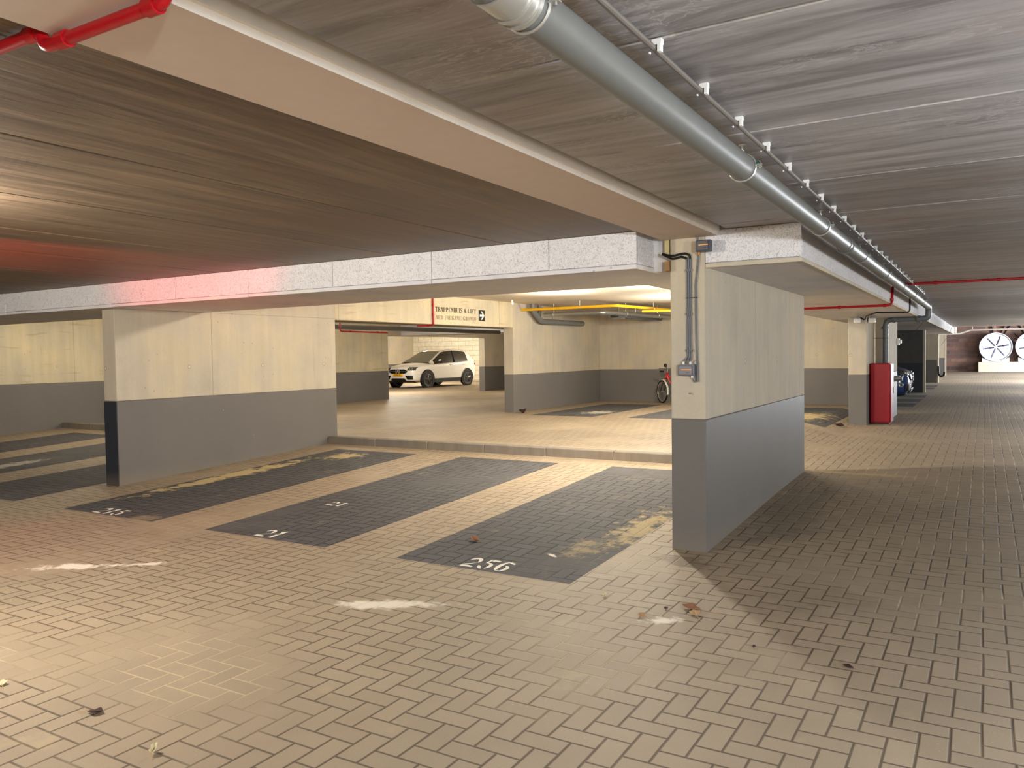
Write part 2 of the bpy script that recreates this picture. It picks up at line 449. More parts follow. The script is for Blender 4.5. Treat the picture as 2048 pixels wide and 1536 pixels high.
# ------------------------------------------------------------------ mesh helper
class MB:
    def __init__(s):
        s.bm = bmesh.new()
        s.mi = 0

    def face(s, pts):
        f = s.bm.faces.new([s.bm.verts.new(p) for p in pts])
        f.material_index = s.mi
        return f

    def hexa(s, p):
        v = [s.bm.verts.new(q) for q in p]
        for a in ((0, 3, 2, 1), (4, 5, 6, 7), (0, 1, 5, 4), (1, 2, 6, 5), (2, 3, 7, 6), (3, 0, 4, 7)):
            f = s.bm.faces.new([v[i] for i in a])
            f.material_index = s.mi
        return s

    def box(s, x0, x1, y0, y1, z0, z1):
        return s.hexa([(x0, y0, z0), (x1, y0, z0), (x1, y1, z0), (x0, y1, z0), (x0, y0, z1), (x1, y0, z1), (x1, y1, z1), (x0, y1, z1)])

    def tube(s, pts, r, n=12, cap=True, closed=False):
        pts = [Vector(p) for p in pts]
        rings = []
        N = len(pts)
        prev = None
        for i, p in enumerate(pts):
            if closed:
                d = (pts[(i + 1) % N] - pts[i - 1]).normalized()
            else:
                d = (pts[min(i + 1, N - 1)] - pts[max(i - 1, 0)]).normalized()
            if prev is None:
                a = Vector((0, 0, 1)) if abs(d.z) < 0.9 else Vector((1, 0, 0))
                x = d.cross(a).normalized()
            else:
                x = (prev - d * prev.dot(d)).normalized()
            prev = x
            y = d.cross(x)
            rr = r[i] if isinstance(r, (list, tuple)) else r
            rings.append([s.bm.verts.new(p + rr * (math.cos(2 * PI * k / n) * x + math.sin(2 * PI * k / n) * y)) for k in range(n)])
        for i in range(N if closed else N - 1):
            A, B = rings[i], rings[(i + 1) % N]
            for k in range(n):
                f = s.bm.faces.new((A[k], A[(k + 1) % n], B[(k + 1) % n], B[k]))
                f.material_index = s.mi
        if cap and not closed:
            for q in (rings[0][::-1], rings[-1]):
                f = s.bm.faces.new(q)
                f.material_index = s.mi
        return s

    def ring(s, c, axis, R, r, n=40, k=10):
        c, a = Vector(c), Vector(axis).normalized()
        x = a.orthogonal().normalized()
        y = a.cross(x)
        return s.tube([c + R * (math.cos(2 * PI * i / n) * x + math.sin(2 * PI * i / n) * y) for i in range(n)], r, k, closed=True)

    def lathe(s, c, axis, prof, n=32, xdir=None):
        """prof: list of (offset along axis, radius)"""
        c, a = Vector(c), Vector(axis).normalized()
        x = a.orthogonal().normalized() if xdir is None else Vector(xdir)
        y = a.cross(x)
        rings = []
        for t, r in prof:
            if r < 1e-6:
                rings.append([s.bm.verts.new(c + a * t)])
            else:
                rings.append([s.bm.verts.new(c + a * t + r * (math.cos(2 * PI * i / n) * x + math.sin(2 * PI * i / n) * y)) for i in range(n)])
        for A, B in zip(rings, rings[1:]):
            for i in range(n):
                j = (i + 1) % n
                if len(A) == 1 and len(B) == 1:
                    continue
                q = (A[0], B[j], B[i]) if len(A) == 1 else (A[i], A[j], B[0]) if len(B) == 1 else (A[i], A[j], B[j], B[i])
                f = s.bm.faces.new(q)
                f.material_index = s.mi
        return s

    def prism(s, pts, vec):
        vec = Vector(vec)
        a = [s.bm.verts.new(p) for p in pts]
        b = [s.bm.verts.new(Vector(p) + vec) for p in pts]
        n = len(pts)
        fs = [a[::-1], b] + [(a[i], a[(i + 1) % n], b[(i + 1) % n], b[i]) for i in range(n)]
        for q in fs:
            f = s.bm.faces.new(q)
            f.material_index = s.mi
        return s

    def build(s, name, mats, parent=None, smooth=35, bevel=0, seg=2, subsurf=0, kind=None, loc=None):
        bmesh.ops.recalc_face_normals(s.bm, faces=s.bm.faces)
        me = bpy.data.meshes.new(name)
        s.bm.to_mesh(me)
        s.bm.free()
        for mt in (mats if isinstance(mats, (list, tuple)) else [mats]):
            me.materials.append(mt)
        if smooth:
            me.polygons.foreach_set('use_smooth', [True] * len(me.polygons))
            me.set_sharp_from_angle(angle=math.radians(smooth))
        o = bpy.data.objects.new(name, me)
        COL.objects.link(o)
        if parent is not None:
            o.parent = parent
            o.matrix_parent_inverse = parent.matrix_basis.inverted() if parent.type == 'EMPTY' and False else Matrix()
        if bevel:
            b = o.modifiers.new('bevel', 'BEVEL')
            b.width, b.segments, b.limit_method, b.angle_limit = bevel, seg, 'ANGLE', math.radians(40)
        if subsurf:
            q = o.modifiers.new('sub', 'SUBSURF')
            q.levels = q.render_levels = subsurf
        if kind:
            o['kind'] = kind
        return o


def tag(o, label, cat, group=None):
    o['label'], o['category'] = label, cat
    if group:
        o['group'] = group
    return o


def empty(name, loc, rz=0.0):
    o = bpy.data.objects.new(name, None)
    o.empty_display_size = 0.2
    COL.objects.link(o)
    o.location = loc
    o.rotation_euler = (0, 0, rz)
    return o


def arc(c, r, a0, a1, ux, uy, n=8):
    c, ux, uy = Vector(c), Vector(ux), Vector(uy)
    return [c + r * (math.cos(a0 + (a1 - a0) * i / n) * ux + math.sin(a0 + (a1 - a0) * i / n) * uy) for i in range(n + 1)]


def rounded(pts, r, n=6):
    """polyline with rounded corners"""
    pts = [Vector(p) for p in pts]
    out = [pts[0]]
    for a, b, c in zip(pts, pts[1:], pts[2:]):
        d1, d2 = (a - b).normalized(), (c - b).normalized()
        k = min(r, (a - b).length * 0.45, (c - b).length * 0.45)
        p, q = b + d1 * k, b + d2 * k
        for i in range(n + 1):
            t = i / n
            out.append(p * (1 - t) ** 2 + 2 * b * t * (1 - t) + q * t * t)
    out.append(pts[-1])
    return out


# ------------------------------------------------------------------ floor
def lerp(a, b, t):
    return a + (b - a) * t


def clamp(t):
    return max(0.0, min(1.0, t))


def floor_z(x, y):
    if y > 19.4 and x > -8.5:
        return 0.15
    lane = 0.15 * clamp((y - 5.6) / 4.9)
    if y < 9.06:
        inner = lerp(0, 0.192, clamp((y - 4.6) / 4.45))
    elif x < -2.0:
        inner = 0.285
    else:
        inner = lerp(0.192, 0.285, clamp((y - 9.06) / 1.4))
    k = clamp((y - 8) / 2)
    x0, x1 = lerp(-0.3, -2.0, k), lerp(-3.2, -2.6, k)
    z = lerp(lane, inner, clamp((x0 - x) / (x0 - x1)))
    if x < -10 and y > 9:
        z = min(z, lerp(0.285, 0.22, clamp((-10 - x) / 6)))
    return z


BAYS = [(-8.14, -6.69, 4.62, 8.66), (-5.95, -4.5, 4.62, 8.66), (-3.78, -2.33, 4.62, 8.66),
        (-10.5, -9.08, 4.62, 8.66), (-12.68, -11.24, 4.62, 8.66), (-14.85, -13.42, 4.62, 8.66),
        (-8.02, -6.6, 14.17, 18.1), (-5.87, -4.45, 14.17, 18.1), (-3.72, -2.3, 14.17, 18.1),
        (-6.2, -1.46, 21.1, 22.4), (-6.2, -1.46, 23.1, 24.5), (-6.2, -1.46, 25.3, 26.6),
        (-6.2, -1.5, 30.6, 32.0), (-6.2, -1.5, 32.8, 34.1)]


def breaks(lo, hi, stepv, extra):
    s = set(round(lo + stepv * i, 4) for i in range(int((hi - lo) / stepv) + 1)) | {hi}
    ex = sorted(set(round(e, 4) for e in extra if lo < e < hi))
    s = {v for v in s if all(abs(v - e) > 0.02 for e in ex)} | set(ex)
    return sorted(s)


xs = breaks(-30.0, 9.0, 0.75, [-3.2 + 0.2 * i for i in range(15)] + [b[i] for b in BAYS for i in (0, 1)] + [-2.0, -2.05, -2.6])
ys = breaks(-6.0, 56.0, 1.0, [4.8 + 0.4 * i for i in range(37)] + [b[i] for b in BAYS for i in (2, 3)] + [4.6, 9.05, 9.07, 10.5, 19.39, 19.42])
bm = bmesh.new()
vv = {}
for x in xs:
    for y in ys:
        vv[x, y] = bm.verts.new((x, y, floor_z(x, y)))
for xa, xb in zip(xs, xs[1:]):
    for ya, yb in zip(ys, ys[1:]):
        f = bm.faces.new((vv[xa, ya], vv[xb, ya], vv[xb, yb], vv[xa, yb]))
        cx, cy = (xa + xb) / 2, (ya + yb) / 2
        f.material_index = 1 if any(b[0] < cx < b[1] and b[2] < cy < b[3] for b in BAYS) else 0
me = bpy.data.meshes.new('floor')
bm.to_mesh(me)
bm.free()
me.materials.append(m_pave)
me.materials.append(m_dark)
me.polygons.foreach_set('use_smooth', [True] * len(me.polygons))
me.set_sharp_from_angle(angle=math.radians(20))
floor = bpy.data.objects.new('floor', me)
COL.objects.link(floor)
floor['kind'] = 'structure'

# kerbs
for xa, xb in ((-8.70, -2.03), (-15.88, -8.96)):
    m = MB()
    n = 7
    for i in range(n):
        a, b = lerp(xa, xb, i / n), lerp(xa, xb, (i + 1) / n) - 0.008
        m.hexa([(a, 9.04, 0.1), (b, 9.04, 0.1), (b, 9.2, 0.1), (a, 9.2, 0.1), (a, 9.05, 0.305), (b, 9.05, 0.305), (b, 9.2, 0.305), (a, 9.2, 0.305)])
    m.build('kerb', m_kerb, bevel=0.012, kind='structure')

# ------------------------------------------------------------------ walls
def wall(name, x0, x1, y0, y1, zp, z1, z0=-0.05, raw=None, low=None, bev=0.008):
    m = MB()
    m.box(x0, x1, y0, y1, z0, zp)
    m.mi = 1
    m.box(x0, x1, y0, y1, zp, z1)
    return m.build(name, [low or m_grey, raw or m_conc], bevel=bev, kind='structure')


wall('wall_right_pier', -2.02, -1.755, 5.726, 9.43, 1.012, 2.39)
o = wall('wall_left_pier', -8.95, -8.711, 5.61, 9.275, 1.04, 2.125)
m = MB()
m.box(-8.952, -8.713, 5.602, 5.612, 0.0, 1.035)
m.build('wall_left_pier_bumper', m_navy, kind='structure', bevel=0.003)
m = MB()
m.box(-8.95, -8.711, 6.88, 9.275, 2.125, 2.66)
m.build('wall_left_pier_upper', m_conc, kind='structure')
m = MB()
m.box(-8.95, -8.711, 9.275, 14.72, 2.105, 2.66)
m.build('wall_lintel', m_conc_w, kind='structure', bevel=0.008)
wall('wall_left_back', -8.95, -8.711, 14.72, 19.2, 1.1, 2.66)
wall('wall_back', -8.95, -2.05, 19.2, 19.45, 1.108, 2.66)
wall('wall_far_left', -16.15, -15.9, 5.6, 19.25, 1.098, 2.66, raw=m_conc_w)
m = MB()
m.box(-16.15, -15.9, 19.25, 24.78, 2.19, 2.66)
m.build('wall_far_left_lintel', m_conc, kind='structure')
wall('wall_far_left_back', -16.15, -15.9, 24.78, 30.0, 1.12, 2.66)
m = MB()
m.box(-30, -9.2, 35.3, 35.5, -0.05, 2.8)
m.build('wall_white_block', m_white_block, kind='structure')
wall('wall_car_side', -27.6, -27.35, 24.0, 35.3, 1.15, 2.66)
# pillars along the lane
wall('wall_lane_pillar', -2.135, -1.83, 15.6, 16.75, 1.065, 2.13)
wall('wall_lane_pier', -1.80, -1.575, 16.7, 18.45, 1.07, 2.13)
wall('wall_lane_divider', -7.5, -1.61, 28.1, 28.3, 1.08, 2.13, raw=m_conc_d, low=m_char)
m = MB()
m.box(-1.665, -1.60, 28.09, 28.31, 0, 2.13)
m.build('wall_divider_edge', m_conc, kind='structure')
for yy, xe in ((36.8, -1.66), (46.1, -1.74)):
    wall('wall_lane_divider', -7.5, xe, yy, yy + 0.2, 1.08, 2.4)
    m = MB()
    m.box(xe - 0.01, xe + 0.05, yy - 0.01, yy + 0.21, 0, 2.4)
    m.build('wall_divider_edge', m_conc, kind='structure')
# outer shell
m = MB()
m.box(9, 9.2, -6, 56, -0.1, 3.4)
m.build('wall_lane_right', m_conc, kind='structure')
m = MB()
m.box(-30, 9, -6.2, -6, -0.1, 3.4)
m.build('wall_behind', m_conc, kind='structure')
m = MB()
m.box(-30.2, -30, -6, 56, -0.1, 3.4)
m.build('wall_outer_left', m_conc, kind='structure')
m = MB()
m.box(-7.9, -7.7, 19.5, 56, -0.1, 3.2)
m.build('wall_bays_back', m_conc, kind='structure')

# ------------------------------------------------------------------ ceilings
def plank_ceiling(name, x0, x1, y0, y1, z, along, off, pitch, mat, gap=0.010):
    m = MB()
    lo, hi = (y0, y1) if along == 'X' else (x0, x1)
    k = math.floor((lo - off) / pitch)
    while off + k * pitch < hi:
        a, b = max(lo, off + k * pitch + gap / 2), min(hi, off + (k + 1) * pitch - gap / 2)
        if b - a > 0.02:
            if along == 'X':
                m.box(x0, x1, a, b, z, z + 0.16)
            else:
                m.box(a, b, y0, y1, z, z + 0.16)
        k += 1
    return m.build(name, mat, bevel=0.006, seg=1, kind='structure', smooth=0)


plank_ceiling('ceiling_lane', -1.60, 9.0, -6, 36.2, 2.39, 'X', 2.172, 1.115, m_plX)
plank_ceiling('ceiling_bays', -30, -2.07, -6, 5.5, 2.39, 'Y', -3.27, 1.13, m_plY)
m = MB()
m.box(-30, -2.4, 6.8, 36.5, 2.64, 2.8)
m.build('ceiling_inner', m_ceil, kind='structure')
m = MB()
m.box(-30, 9, -6, 36.2, 2.83, 3.2)
m.box(-30, 9, 36.2, 56.5, 2.85, 3.2)
m.build('ceiling_upper', m_plX, kind='structure')
m = MB()
m.box(-1.0, 9.0, 36.2, 36.4, 2.39, 3.05)
m.box(-8, -1.08, 37.0, 37.2, 2.13, 3.05)
m.build('ceiling_step', m_beam_side, kind='structure')

# flat beam along the lane
m = MB()
m.box(-2.075, -1.66, -6, 5.726, 2.347, 2.42)
m.bm.faces.ensure_lookup_table()
for f in m.bm.faces:
    c = f.calc_center_median()
    if c.x > -1.661:
        f.material_index = 1
m.mi = 1
m.box(-1.66, -1.645, -6, 5.72, 2.372, 2.42)
m.build('ceiling_beam', [m_beam, m_beam_side], kind='structure', smooth=0)

# dropped soffit: across the bays and along the lane
m = MB()
m.box(-30, -2.185, 5.455, 6.87, 2.125, 2.7)
m.box(-2.185, -2.03, 5.80, 6.87, 2.125, 2.7)
m.box(-2.65, -2.03, 6.87, 37.0, 2.125, 2.7)
m.box(-2.03, -1.74, 5.78, 37.0, 2.126, 2.7)
m.box(-1.74, -1.10, 5.755, 37.0, 2.125, 2.7)
m.build('ceiling_soffit', m_soff, kind='structure', smooth=0)
m = MB()
x = -2.17
k = 0
seams = [-2.17] + [-2.89 - 1.118 * i for i in range(0, 25)]
for a, b in zip(seams, seams[1:]):
    m.box(b + 0.005, a, 5.435, 5.46, 2.155, 2.388)
m.box(-2.186, -2.17, 5.45, 5.95, 2.155, 2.346)
m.build('soffit_cladding_bays', m_wool, kind='structure', bevel=0.003, seg=1)
m = MB()
for a, b in zip(seams[::2], seams[2::2]):
    m.box(b + 0.006, a, 5.430, 5.47, 2.118, 2.152)
m.box(-2.19, -2.166, 5.44, 5.95, 2.118, 2.152)
m.build('soffit_lip_bays', m_soff, kind='structure', bevel=0.004, seg=1)
m = MB()
m.box(-1.752, -1.082, 5.728, 5.756, 2.157, 2.388)
yy = 5.735
while yy < 37:
    m.box(-1.10, -1.078, yy, min(yy + 1.113, 37.0), 2.15, 2.335)
    yy += 1.118
m.build('soffit_cladding_lane', m_wool, kind='structure', bevel=0.003, seg=1)
m = MB()
m.box(-1.752, -1.075, 5.724, 5.76, 2.12, 2.152)
m.box(-1.10, -1.072, 5.76, 37, 2.12, 2.147)
m.build('soffit_lip_lane', m_plinth, kind='structure', bevel=0.004, seg=1)
m = MB()
m.box(-1.105, -1.085, 5.757, 37, 2.335, 2.40)
m.build('soffit_edge_lane', m_soff, kind='structure')
# cross beam in the far bays
m = MB()
m.box(-15.9, -8.95, 19.9, 21.2, 2.2, 2.66)
m.build('ceiling_cross_beam', m_soff, kind='structure')
# foam in the gap beside the pier
m = MB()
m.box(-2.066, -2.030, 5.74, 5.80, 2.225, 2.347)
tag(m.build('foam_strip', m_foam), 'yellow foam strip filling the gap left of the pier top', 'foam')
m = MB()
m.box(-2.066, -2.026, 5.735, 5.79, 2.12, 2.19)
tag(m.build('foam_block', m_foam_b), 'brown foam block in the gap under the black hoses', 'foam')

# ------------------------------------------------------------------ drain pipe under the lane ceiling
PX, PZ, PR = -0.895, 2.290, 0.054
pipe = empty('drain_pipe', (PX, 3.46, PZ))
tag(pipe, 'long grey plastic drain pipe hanging along the lane ceiling, elbowing down behind the red cabinet', 'pipe')
L = lambda x, y, z: (x - PX, y - 3.46, z - PZ)
m = MB()
m.tube([L(PX, -3, PZ), L(PX, 16.3, PZ)], PR, 24)
m.build('pipe_barrel', m_pvc, pipe)
for y in (1.48, 6.35):
    m = MB()
    m.lathe(L(PX, y, PZ), (0, 1, 0), [(-0.05, PR), (-0.05, PR + 0.004), (0.04, PR + 0.004), (0.04, PR + 0.009), (0.052, PR + 0.009), (0.052, PR + 0.003), (0.075, PR + 0.003), (0.075, PR + 0.008), (0.088, PR + 0.008), (0.088, PR)], 28)
    c = m.build('pipe_coupling', m_steel if y < 2 else m_pvc, pipe)
    if y < 2:
        c['label'] = 'shiny clamp coupling'
m = MB()
m.tube(rounded([L(PX, 16.25, PZ), L(PX, 16.6, PZ), L(PX, 16.6, 2.082), L(-1.08, 16.6, 2.077)], 0.12), 0.054, 20)
m.lathe(L(-1.04, 16.6, 2.077), (-1, 0, 0), [(-0.02, 0.05), (-0.02, 0.064), (0.05, 0.064), (0.05, 0.05)], 24)
m.build('pipe_elbow', m_pvc_d, pipe)
m = MB()
m.tube(rounded([L(-1.06, 16.6, 2.077), L(-1.617, 16.6, 2.077), L(-1.617, 16.6, 0.9)], 0.12), 0.047, 20)
m.lathe(L(-1.47, 16.6, 2.077), (-1, 0, 0), [(-0.025, 0.045), (-0.025, 0.058), (0.025, 0.058), (0.025, 0.045)], 24)
m.lathe(L(-1.617, 16.6, 1.93), (0, 0, 1), [(-0.025, 0.045), (-0.025, 0.058), (0.025, 0.058), (0.025, 0.045)], 24)
m.build('downpipe', m_pvc_d, pipe)
m = MB()
m.ring(L(-1.617, 16.6, 1.735), (0, 0, 1), 0.051, 0.005, 24, 6)
m.tube([L(-1.66, 16.6, 1.735), L(-1.83, 16.6, 1.735)], 0.005, 6)
m.build('downpipe_bracket', m_black, pipe)
for y in (1.6, 3.46, 5.35, 7.21, 8.98, 10.85, 12.7, 14.5, 16.1):
    m = MB()
    m.ring(L(PX, y, PZ), (0, 1, 0), PR + 0.003, 0.004, 32, 6)
    cl = m.build('pipe_clamp', m_steel, pipe)
    m = MB()
    m.tube([L(PX, y, PZ + PR), L(PX, y, 2.39)], 0.004, 8)
    m.lathe(L(PX, y, PZ + PR), (0, 0, 1), [(0, 0.0), (0, 0.009), (0.02, 0.009), (0.02, 0.0)], 8)
    m.lathe(L(PX, y, 2.386), (0, 0, 1), [(0, 0), (0, 0.016), (0.003, 0.016)], 12)
    m.build('hanger_rod', m_steel, cl)
    m = MB()
    a = L(PX + PR, y, PZ)
    m.box(a[0], a[0] + 0.028, a[1] - 0.008, a[1] + 0.008, a[2] - 0.006, a[2] - 0.002)
    m.box(a[0], a[0] + 0.028, a[1] - 0.008, a[1] + 0.008, a[2] + 0.003, a[2] + 0.007)
    m.tube([(a[0] + 0.018, a[1], a[2] - 0.012), (a[0] + 0.018, a[1], a[2] + 0.02)], 0.003, 6)
    m.build('clamp_ear', m_steel, cl)
    m = MB()
    m.box(a[0] + 0.006, a[0] + 0.02, a[1] - 0.007, a[1] + 0.007, a[2] + 0.007, a[2] + 0.016)
    m.build('clamp_nut', m_green, cl)

# conduit on white clips
cond = empty('ceiling_conduit', (-0.81, 2.18, 2.365))
tag(cond, 'thin grey conduit held under the lane ceiling by a row of white clips', 'conduit')
m = MB()
m.tube([(0, -6, 0), (0, 11.7, 0)], 0.009, 10)
m.build('conduit_tube', m_rail, cond)
y = 2.18 - 0.4365 * 2
while y < 13.9:
    m = MB()
    d = y - 2.18
    m.box(-0.006, 0.024, d - 0.009, d + 0.009, 0.008, 0.025)
    m.box(0.011, 0.022, d - 0.010, d + 0.010, -0.012, 0.012)
    m.box(-0.016, -0.011, d - 0.004, d + 0.004, -0.012, -0.006)
    m.build('conduit_clip', m_white, cond, bevel=0.001, seg=1)
    y += 0.4365

# ------------------------------------------------------------------ red sprinkler pipes
def red_pipe(name, pts, r, label, joints=(), loc=None, rad=0.05):
    root = empty(name, pts[0])
    tag(root, label, 'pipe')
    q = [Vector(p) - Vector(pts[0]) for p in pts]
    m = MB()
    m.tube(rounded(q, rad), r, 14)
    m.build('pipe_run', m_red, root)
    for c, ax in joints:
        m = MB()
        m.lathe(Vector(c) - Vector(pts[0]), ax, [(-0.02, r), (-0.02, r * 1.32), (0.02, r * 1.32), (0.02, r)], 16)
        m.build('pipe_socket', m_red, root)
    return root


red_pipe('sprinkler_pipe', [(-4.2, 1.19, 2.366), (-2.125, 1.19, 2.366), (-2.105, 1.19, 2.322), (-1.615, 1.19, 2.322), (-1.600, 1.19, 2.385)], 0.0165,
         'red sprinkler pipe crossing under the beige beam at the upper left corner', [((-2.02, 1.19, 2.322), (1, 0, 0)), ((-1.66, 1.19, 2.322), (1, 0, 0)), ((-2.16, 1.19, 2.366), (1, 0, 0))], rad=0.03)
red_pipe('sprinkler_pipe', [(-2.6, 11.6, 2.095), (-1.055, 11.6, 2.095), (-1.055, 11.7, 2.367), (8.5, 11.7, 2.367)], 0.017,
         'red sprinkler pipe under the lane soffit that climbs and crosses the lane ceiling', [((-1.7, 11.6, 2.095), (1, 0, 0)), ((-1.14, 11.6, 2.095), (1, 0, 0)), ((-1.055, 11.63, 2.17), (0, 0, 1)), ((0.15, 11.7, 2.367), (1, 0, 0)), ((-0.55, 11.7, 2.367), (1, 0, 0))], rad=0.06)
red_pipe('sprinkler_pipe', [(-8.685, 11.82, 2.64), (-8.685, 11.82, 2.085), (-9.05, 11.82, 2.085)], 0.017,
         'red sprinkler pipe running down the lintel left of the stairwell lettering', [((-8.685, 11.82, 2.46), (0, 0, 1)), ((-8.685, 11.82, 2.28), (0, 0, 1)), ((-8.8, 11.82, 2.085), (1, 0, 0))], rad=0.05)
red_pipe('sprinkler_pipe', [(-10.5, 11.31, 2.6), (-10.5, 11.31, 2.02), (-10.5, 12.7, 2.01)], 0.015,
         'thin red sprinkler pipe seen under the lintel through the opening', [((-10.5, 11.6, 2.02), (0, 1, 0)), ((-10.5, 12.4, 2.018), (0, 1, 0))], rad=0.05)

# ------------------------------------------------------------------ cables and boxes on the near pier
def junction(name, x0, x1, z0, z1, yb, d, label, mats, knob=False, glands=()):
    r = empty(name, ((x0 + x1) / 2, yb, z0))
    tag(r, label, 'junction box')
    cx = (x0 + x1) / 2
    w, h = x1 - x0, z1 - z0
    m = MB()
    m.box(-w / 2, w / 2, -d * 0.7, 0, 0, h)
    m.build('box_body', mats[0], r, bevel=0.006)
    m = MB()
    m.box(-w / 2 + 0.012, w / 2 - 0.012, -d, -d * 0.7 + 0.004, 0.006, h - 0.006)
    m.build('lid', mats[1], r, bevel=0.006)
    m = MB()
    m.box(-w * 0.22, w * 0.40, -d - 0.0015, -d + 0.001, h * 0.50, h * 0.60)
    lb = m.build('label_stripe', m_orange, r)
    lb['label'] = 'orange label stripe'
    m = MB()
    m.box(w * 0.08, w * 0.28, -d - 0.0012, -d + 0.001, h * 0.27, h * 0.31)
    m.build('label_line', m_box_d if mats[1] is m_box else m_black, r)
    for gx, gz in glands:
        m = MB()
        m.lathe((gx - cx, -d * 0.35, gz - z0), (0, 0, 1), [(-0.006, 0.0), (-0.006, 0.008), (0.006, 0.010), (0.016, 0.007), (0.016, 0)], 12)
        m.build('cable_gland', m_orange_d if knob else m_white, r)
    return r


junction('junction_box', -1.951, -1.831, 1.335, 1.418, 5.725, 0.062,
         'light grey junction box with orange stripe halfway up the near pier', (m_box, m_box), glands=((-1.915, 1.425), (-1.862, 1.425), (-1.85, 1.325)))
ju = junction('junction_box', -1.795, -1.685, 2.228, 2.312, 5.68, 0.075,
              'dark grey junction box with orange stripe at the top of the near pier', (m_box_d, m_box_d), knob=True, glands=((-1.775, 2.216),))
m = MB()
m.box(-0.04, 0.0, 0.0, 0.046, 0.005, 0.09)
m.build('mounting_bracket', m_galv, ju)


def cable(name, pts, r, mat, label, cat='cable', group=None, n=10, rad=0.02):
    m = MB()
    m.tube(rounded(pts, rad), r, n)
    o = m.build(name, mat)
    return tag(o, label, cat, group)


G1 = 'grey cables on the near pier'
LB = ('leftmost grey cable on the near pier, running down into the lower junction box', 'second grey cable from the left on the near pier', 'third grey cable from the left on the near pier')
for i, x in enumerate((-1.889, -1.874, -1.859)):
    tx = (-1.915, -1.888, -1.862)[i]
    cable('wall_cable', [(x, 5.718, 2.195), (x, 5.718, 1.47), (tx, 5.705, 1.442), (tx, 5.70, 1.425)], 0.0062, m_cable, LB[i], group=G1)
cable('wall_cable', [(-1.80, 5.70, 2.345), (-1.80, 5.716, 2.20), (-1.823, 5.717, 2.0), (-1.819, 5.717, 1.6), (-1.810, 5.717, 1.29)], 0.0068, m_cable, 'rightmost grey cable on the near pier, passing right of the lower junction box', group=G1)
cable('wall_cable', [(-1.826, 5.717, 1.42), (-1.826, 5.717, 1.290), (-1.838, 5.712, 1.290), (-1.85, 5.70, 1.325)], 0.005, m_cable, 'short grey cable looping up into the bottom of the lower junction box', group=G1)
for i, (x, dz) in enumerate(((-1.861, 0.0), (-1.887, -0.022))):
    P = [(-2.07, 5.70, 2.245 + dz * 0.2), (-2.035, 5.70, 2.232 + dz * 0.4), (-1.99, 5.705, 2.222 + dz), (-1.94, 5.71, 2.232 + dz), (-1.90 + (x + 1.861), 5.712, 2.236 + dz), (x - 0.006, 5.715, 2.222 + dz), (x, 5.716, 2.195)]
    cable('black_hose', P, 0.0085, m_black, ('upper black hose curving from the soffit gap onto the near pier', 'lower black hose curving from the soffit gap onto the near pier')[i], 'hose', rad=0.015)
m = MB()
m.box(-1.897, -1.806, 5.706, 5.71, 1.905, 1.91)
tag(m.build('cable_tie', m_black), 'black cable tie around the grey cables of the near pier', 'cable tie')
for z in (2.11, 1.79, 1.52):
    for x in (-1.896, -1.881, -1.866, -1.852):
        m = MB()
        m.box(x - 0.003, x + 0.003, 5.708, 5.727, z - 0.008, z + 0.008)
        tag(m.build('cable_clip', m_box), 'small grey clip between the cables of the near pier', 'cable clip', 'clips between the grey cables')
# scribbled mark on the pier
m = MB()
for k, (a, b, c, d) in enumerate(((-1.885, 1.197, -1.881, 1.207), (-1.881, 1.207, -1.877, 1.197), (-1.874, 1.196, -1.872, 1.207), (-1.872, 1.207, -1.867, 1.202), (-1.867, 1.202, -1.873, 1.198), (-1.863, 1.207, -1.858, 1.207), (-1.863, 1.207, -1.862, 1.2), (-1.862, 1.2, -1.857, 1.196), (-1.853, 1.194, -1.85, 1.203))):
    m.tube([(a, 5.7255, b), (c, 5.7255, d)], 0.0011, 4)
tag(m.build('scribbled_mark', m_ink), 'small dark scribbled mark on the near pier below the lower junction box', 'marking')

# ------------------------------------------------------------------ things at the lane pillars
cab = empty('hose_cabinet', (-1.645, 16.2, 0.15))
tag(cab, 'tall red fire hose cabinet standing beside the lane pillar', 'cabinet')
m = MB()
m.box(-0.17, 0.165, -0.23, 0.30, 0.02, 1.113)
m.build('cabinet_body', m_cab, cab, bevel=0.008)
m = MB()
m.box(-0.16, 0.155, -0.245, -0.229, 0.035, 1.10)
m.build('side_panel', m_cab, cab, bevel=0.006)
m = MB()
m.box(0.165, 0.18, -0.21, 0.28, 0.035, 1.10)
d = m.build('door', m_cab, cab, bevel=0.005)
m = MB()
m.box(0.179, 0.196, 0.20, 0.23, 0.55, 0.66)
m.build('handle', m_steel, d, bevel=0.004)
m = MB()
m.box(-0.15, 0.15, -0.22, 0.28, -0.01, 0.022)
m.build('plinth', m_black, cab)

for i, (x, yy) in enumerate(((-1.975, 15.60), (-1.75, 15.75))):
    r = empty('pillar_lamp', (x, yy, 2.02))
    tag(r, ('small white lamp at the top of the lane pillar, left of the pair', 'small white lamp at the top of the lane pillar, right of the pair')[i], 'lamp')
    m = MB()
    m.box(-0.05, 0.05, -0.03, 0.0 if i == 0 else 0.12, 0.0, 0.09)
    m.build('bracket', m_galv, r, bevel=0.004)
    m = MB()
    m.box(-0.06, 0.06, -0.12, -0.03, -0.02, 0.065)
    m.build('diffuser', m_white, r, bevel=0.015, seg=3)
cable('black_conduit', [(-1.93, 15.58, 2.10), (-1.85, 15.5, 2.05), (-1.80, 15.3, 2.112), (-1.5, 14.05, 2.112), (-1.06, 14.3, 2.108), (-1.06, 14.6, 2.15), (-1.06, 14.62, 2.36)], 0.012, m_black,
      'black conduit along the lane soffit leading to the white lamps', 'conduit', rad=0.05)
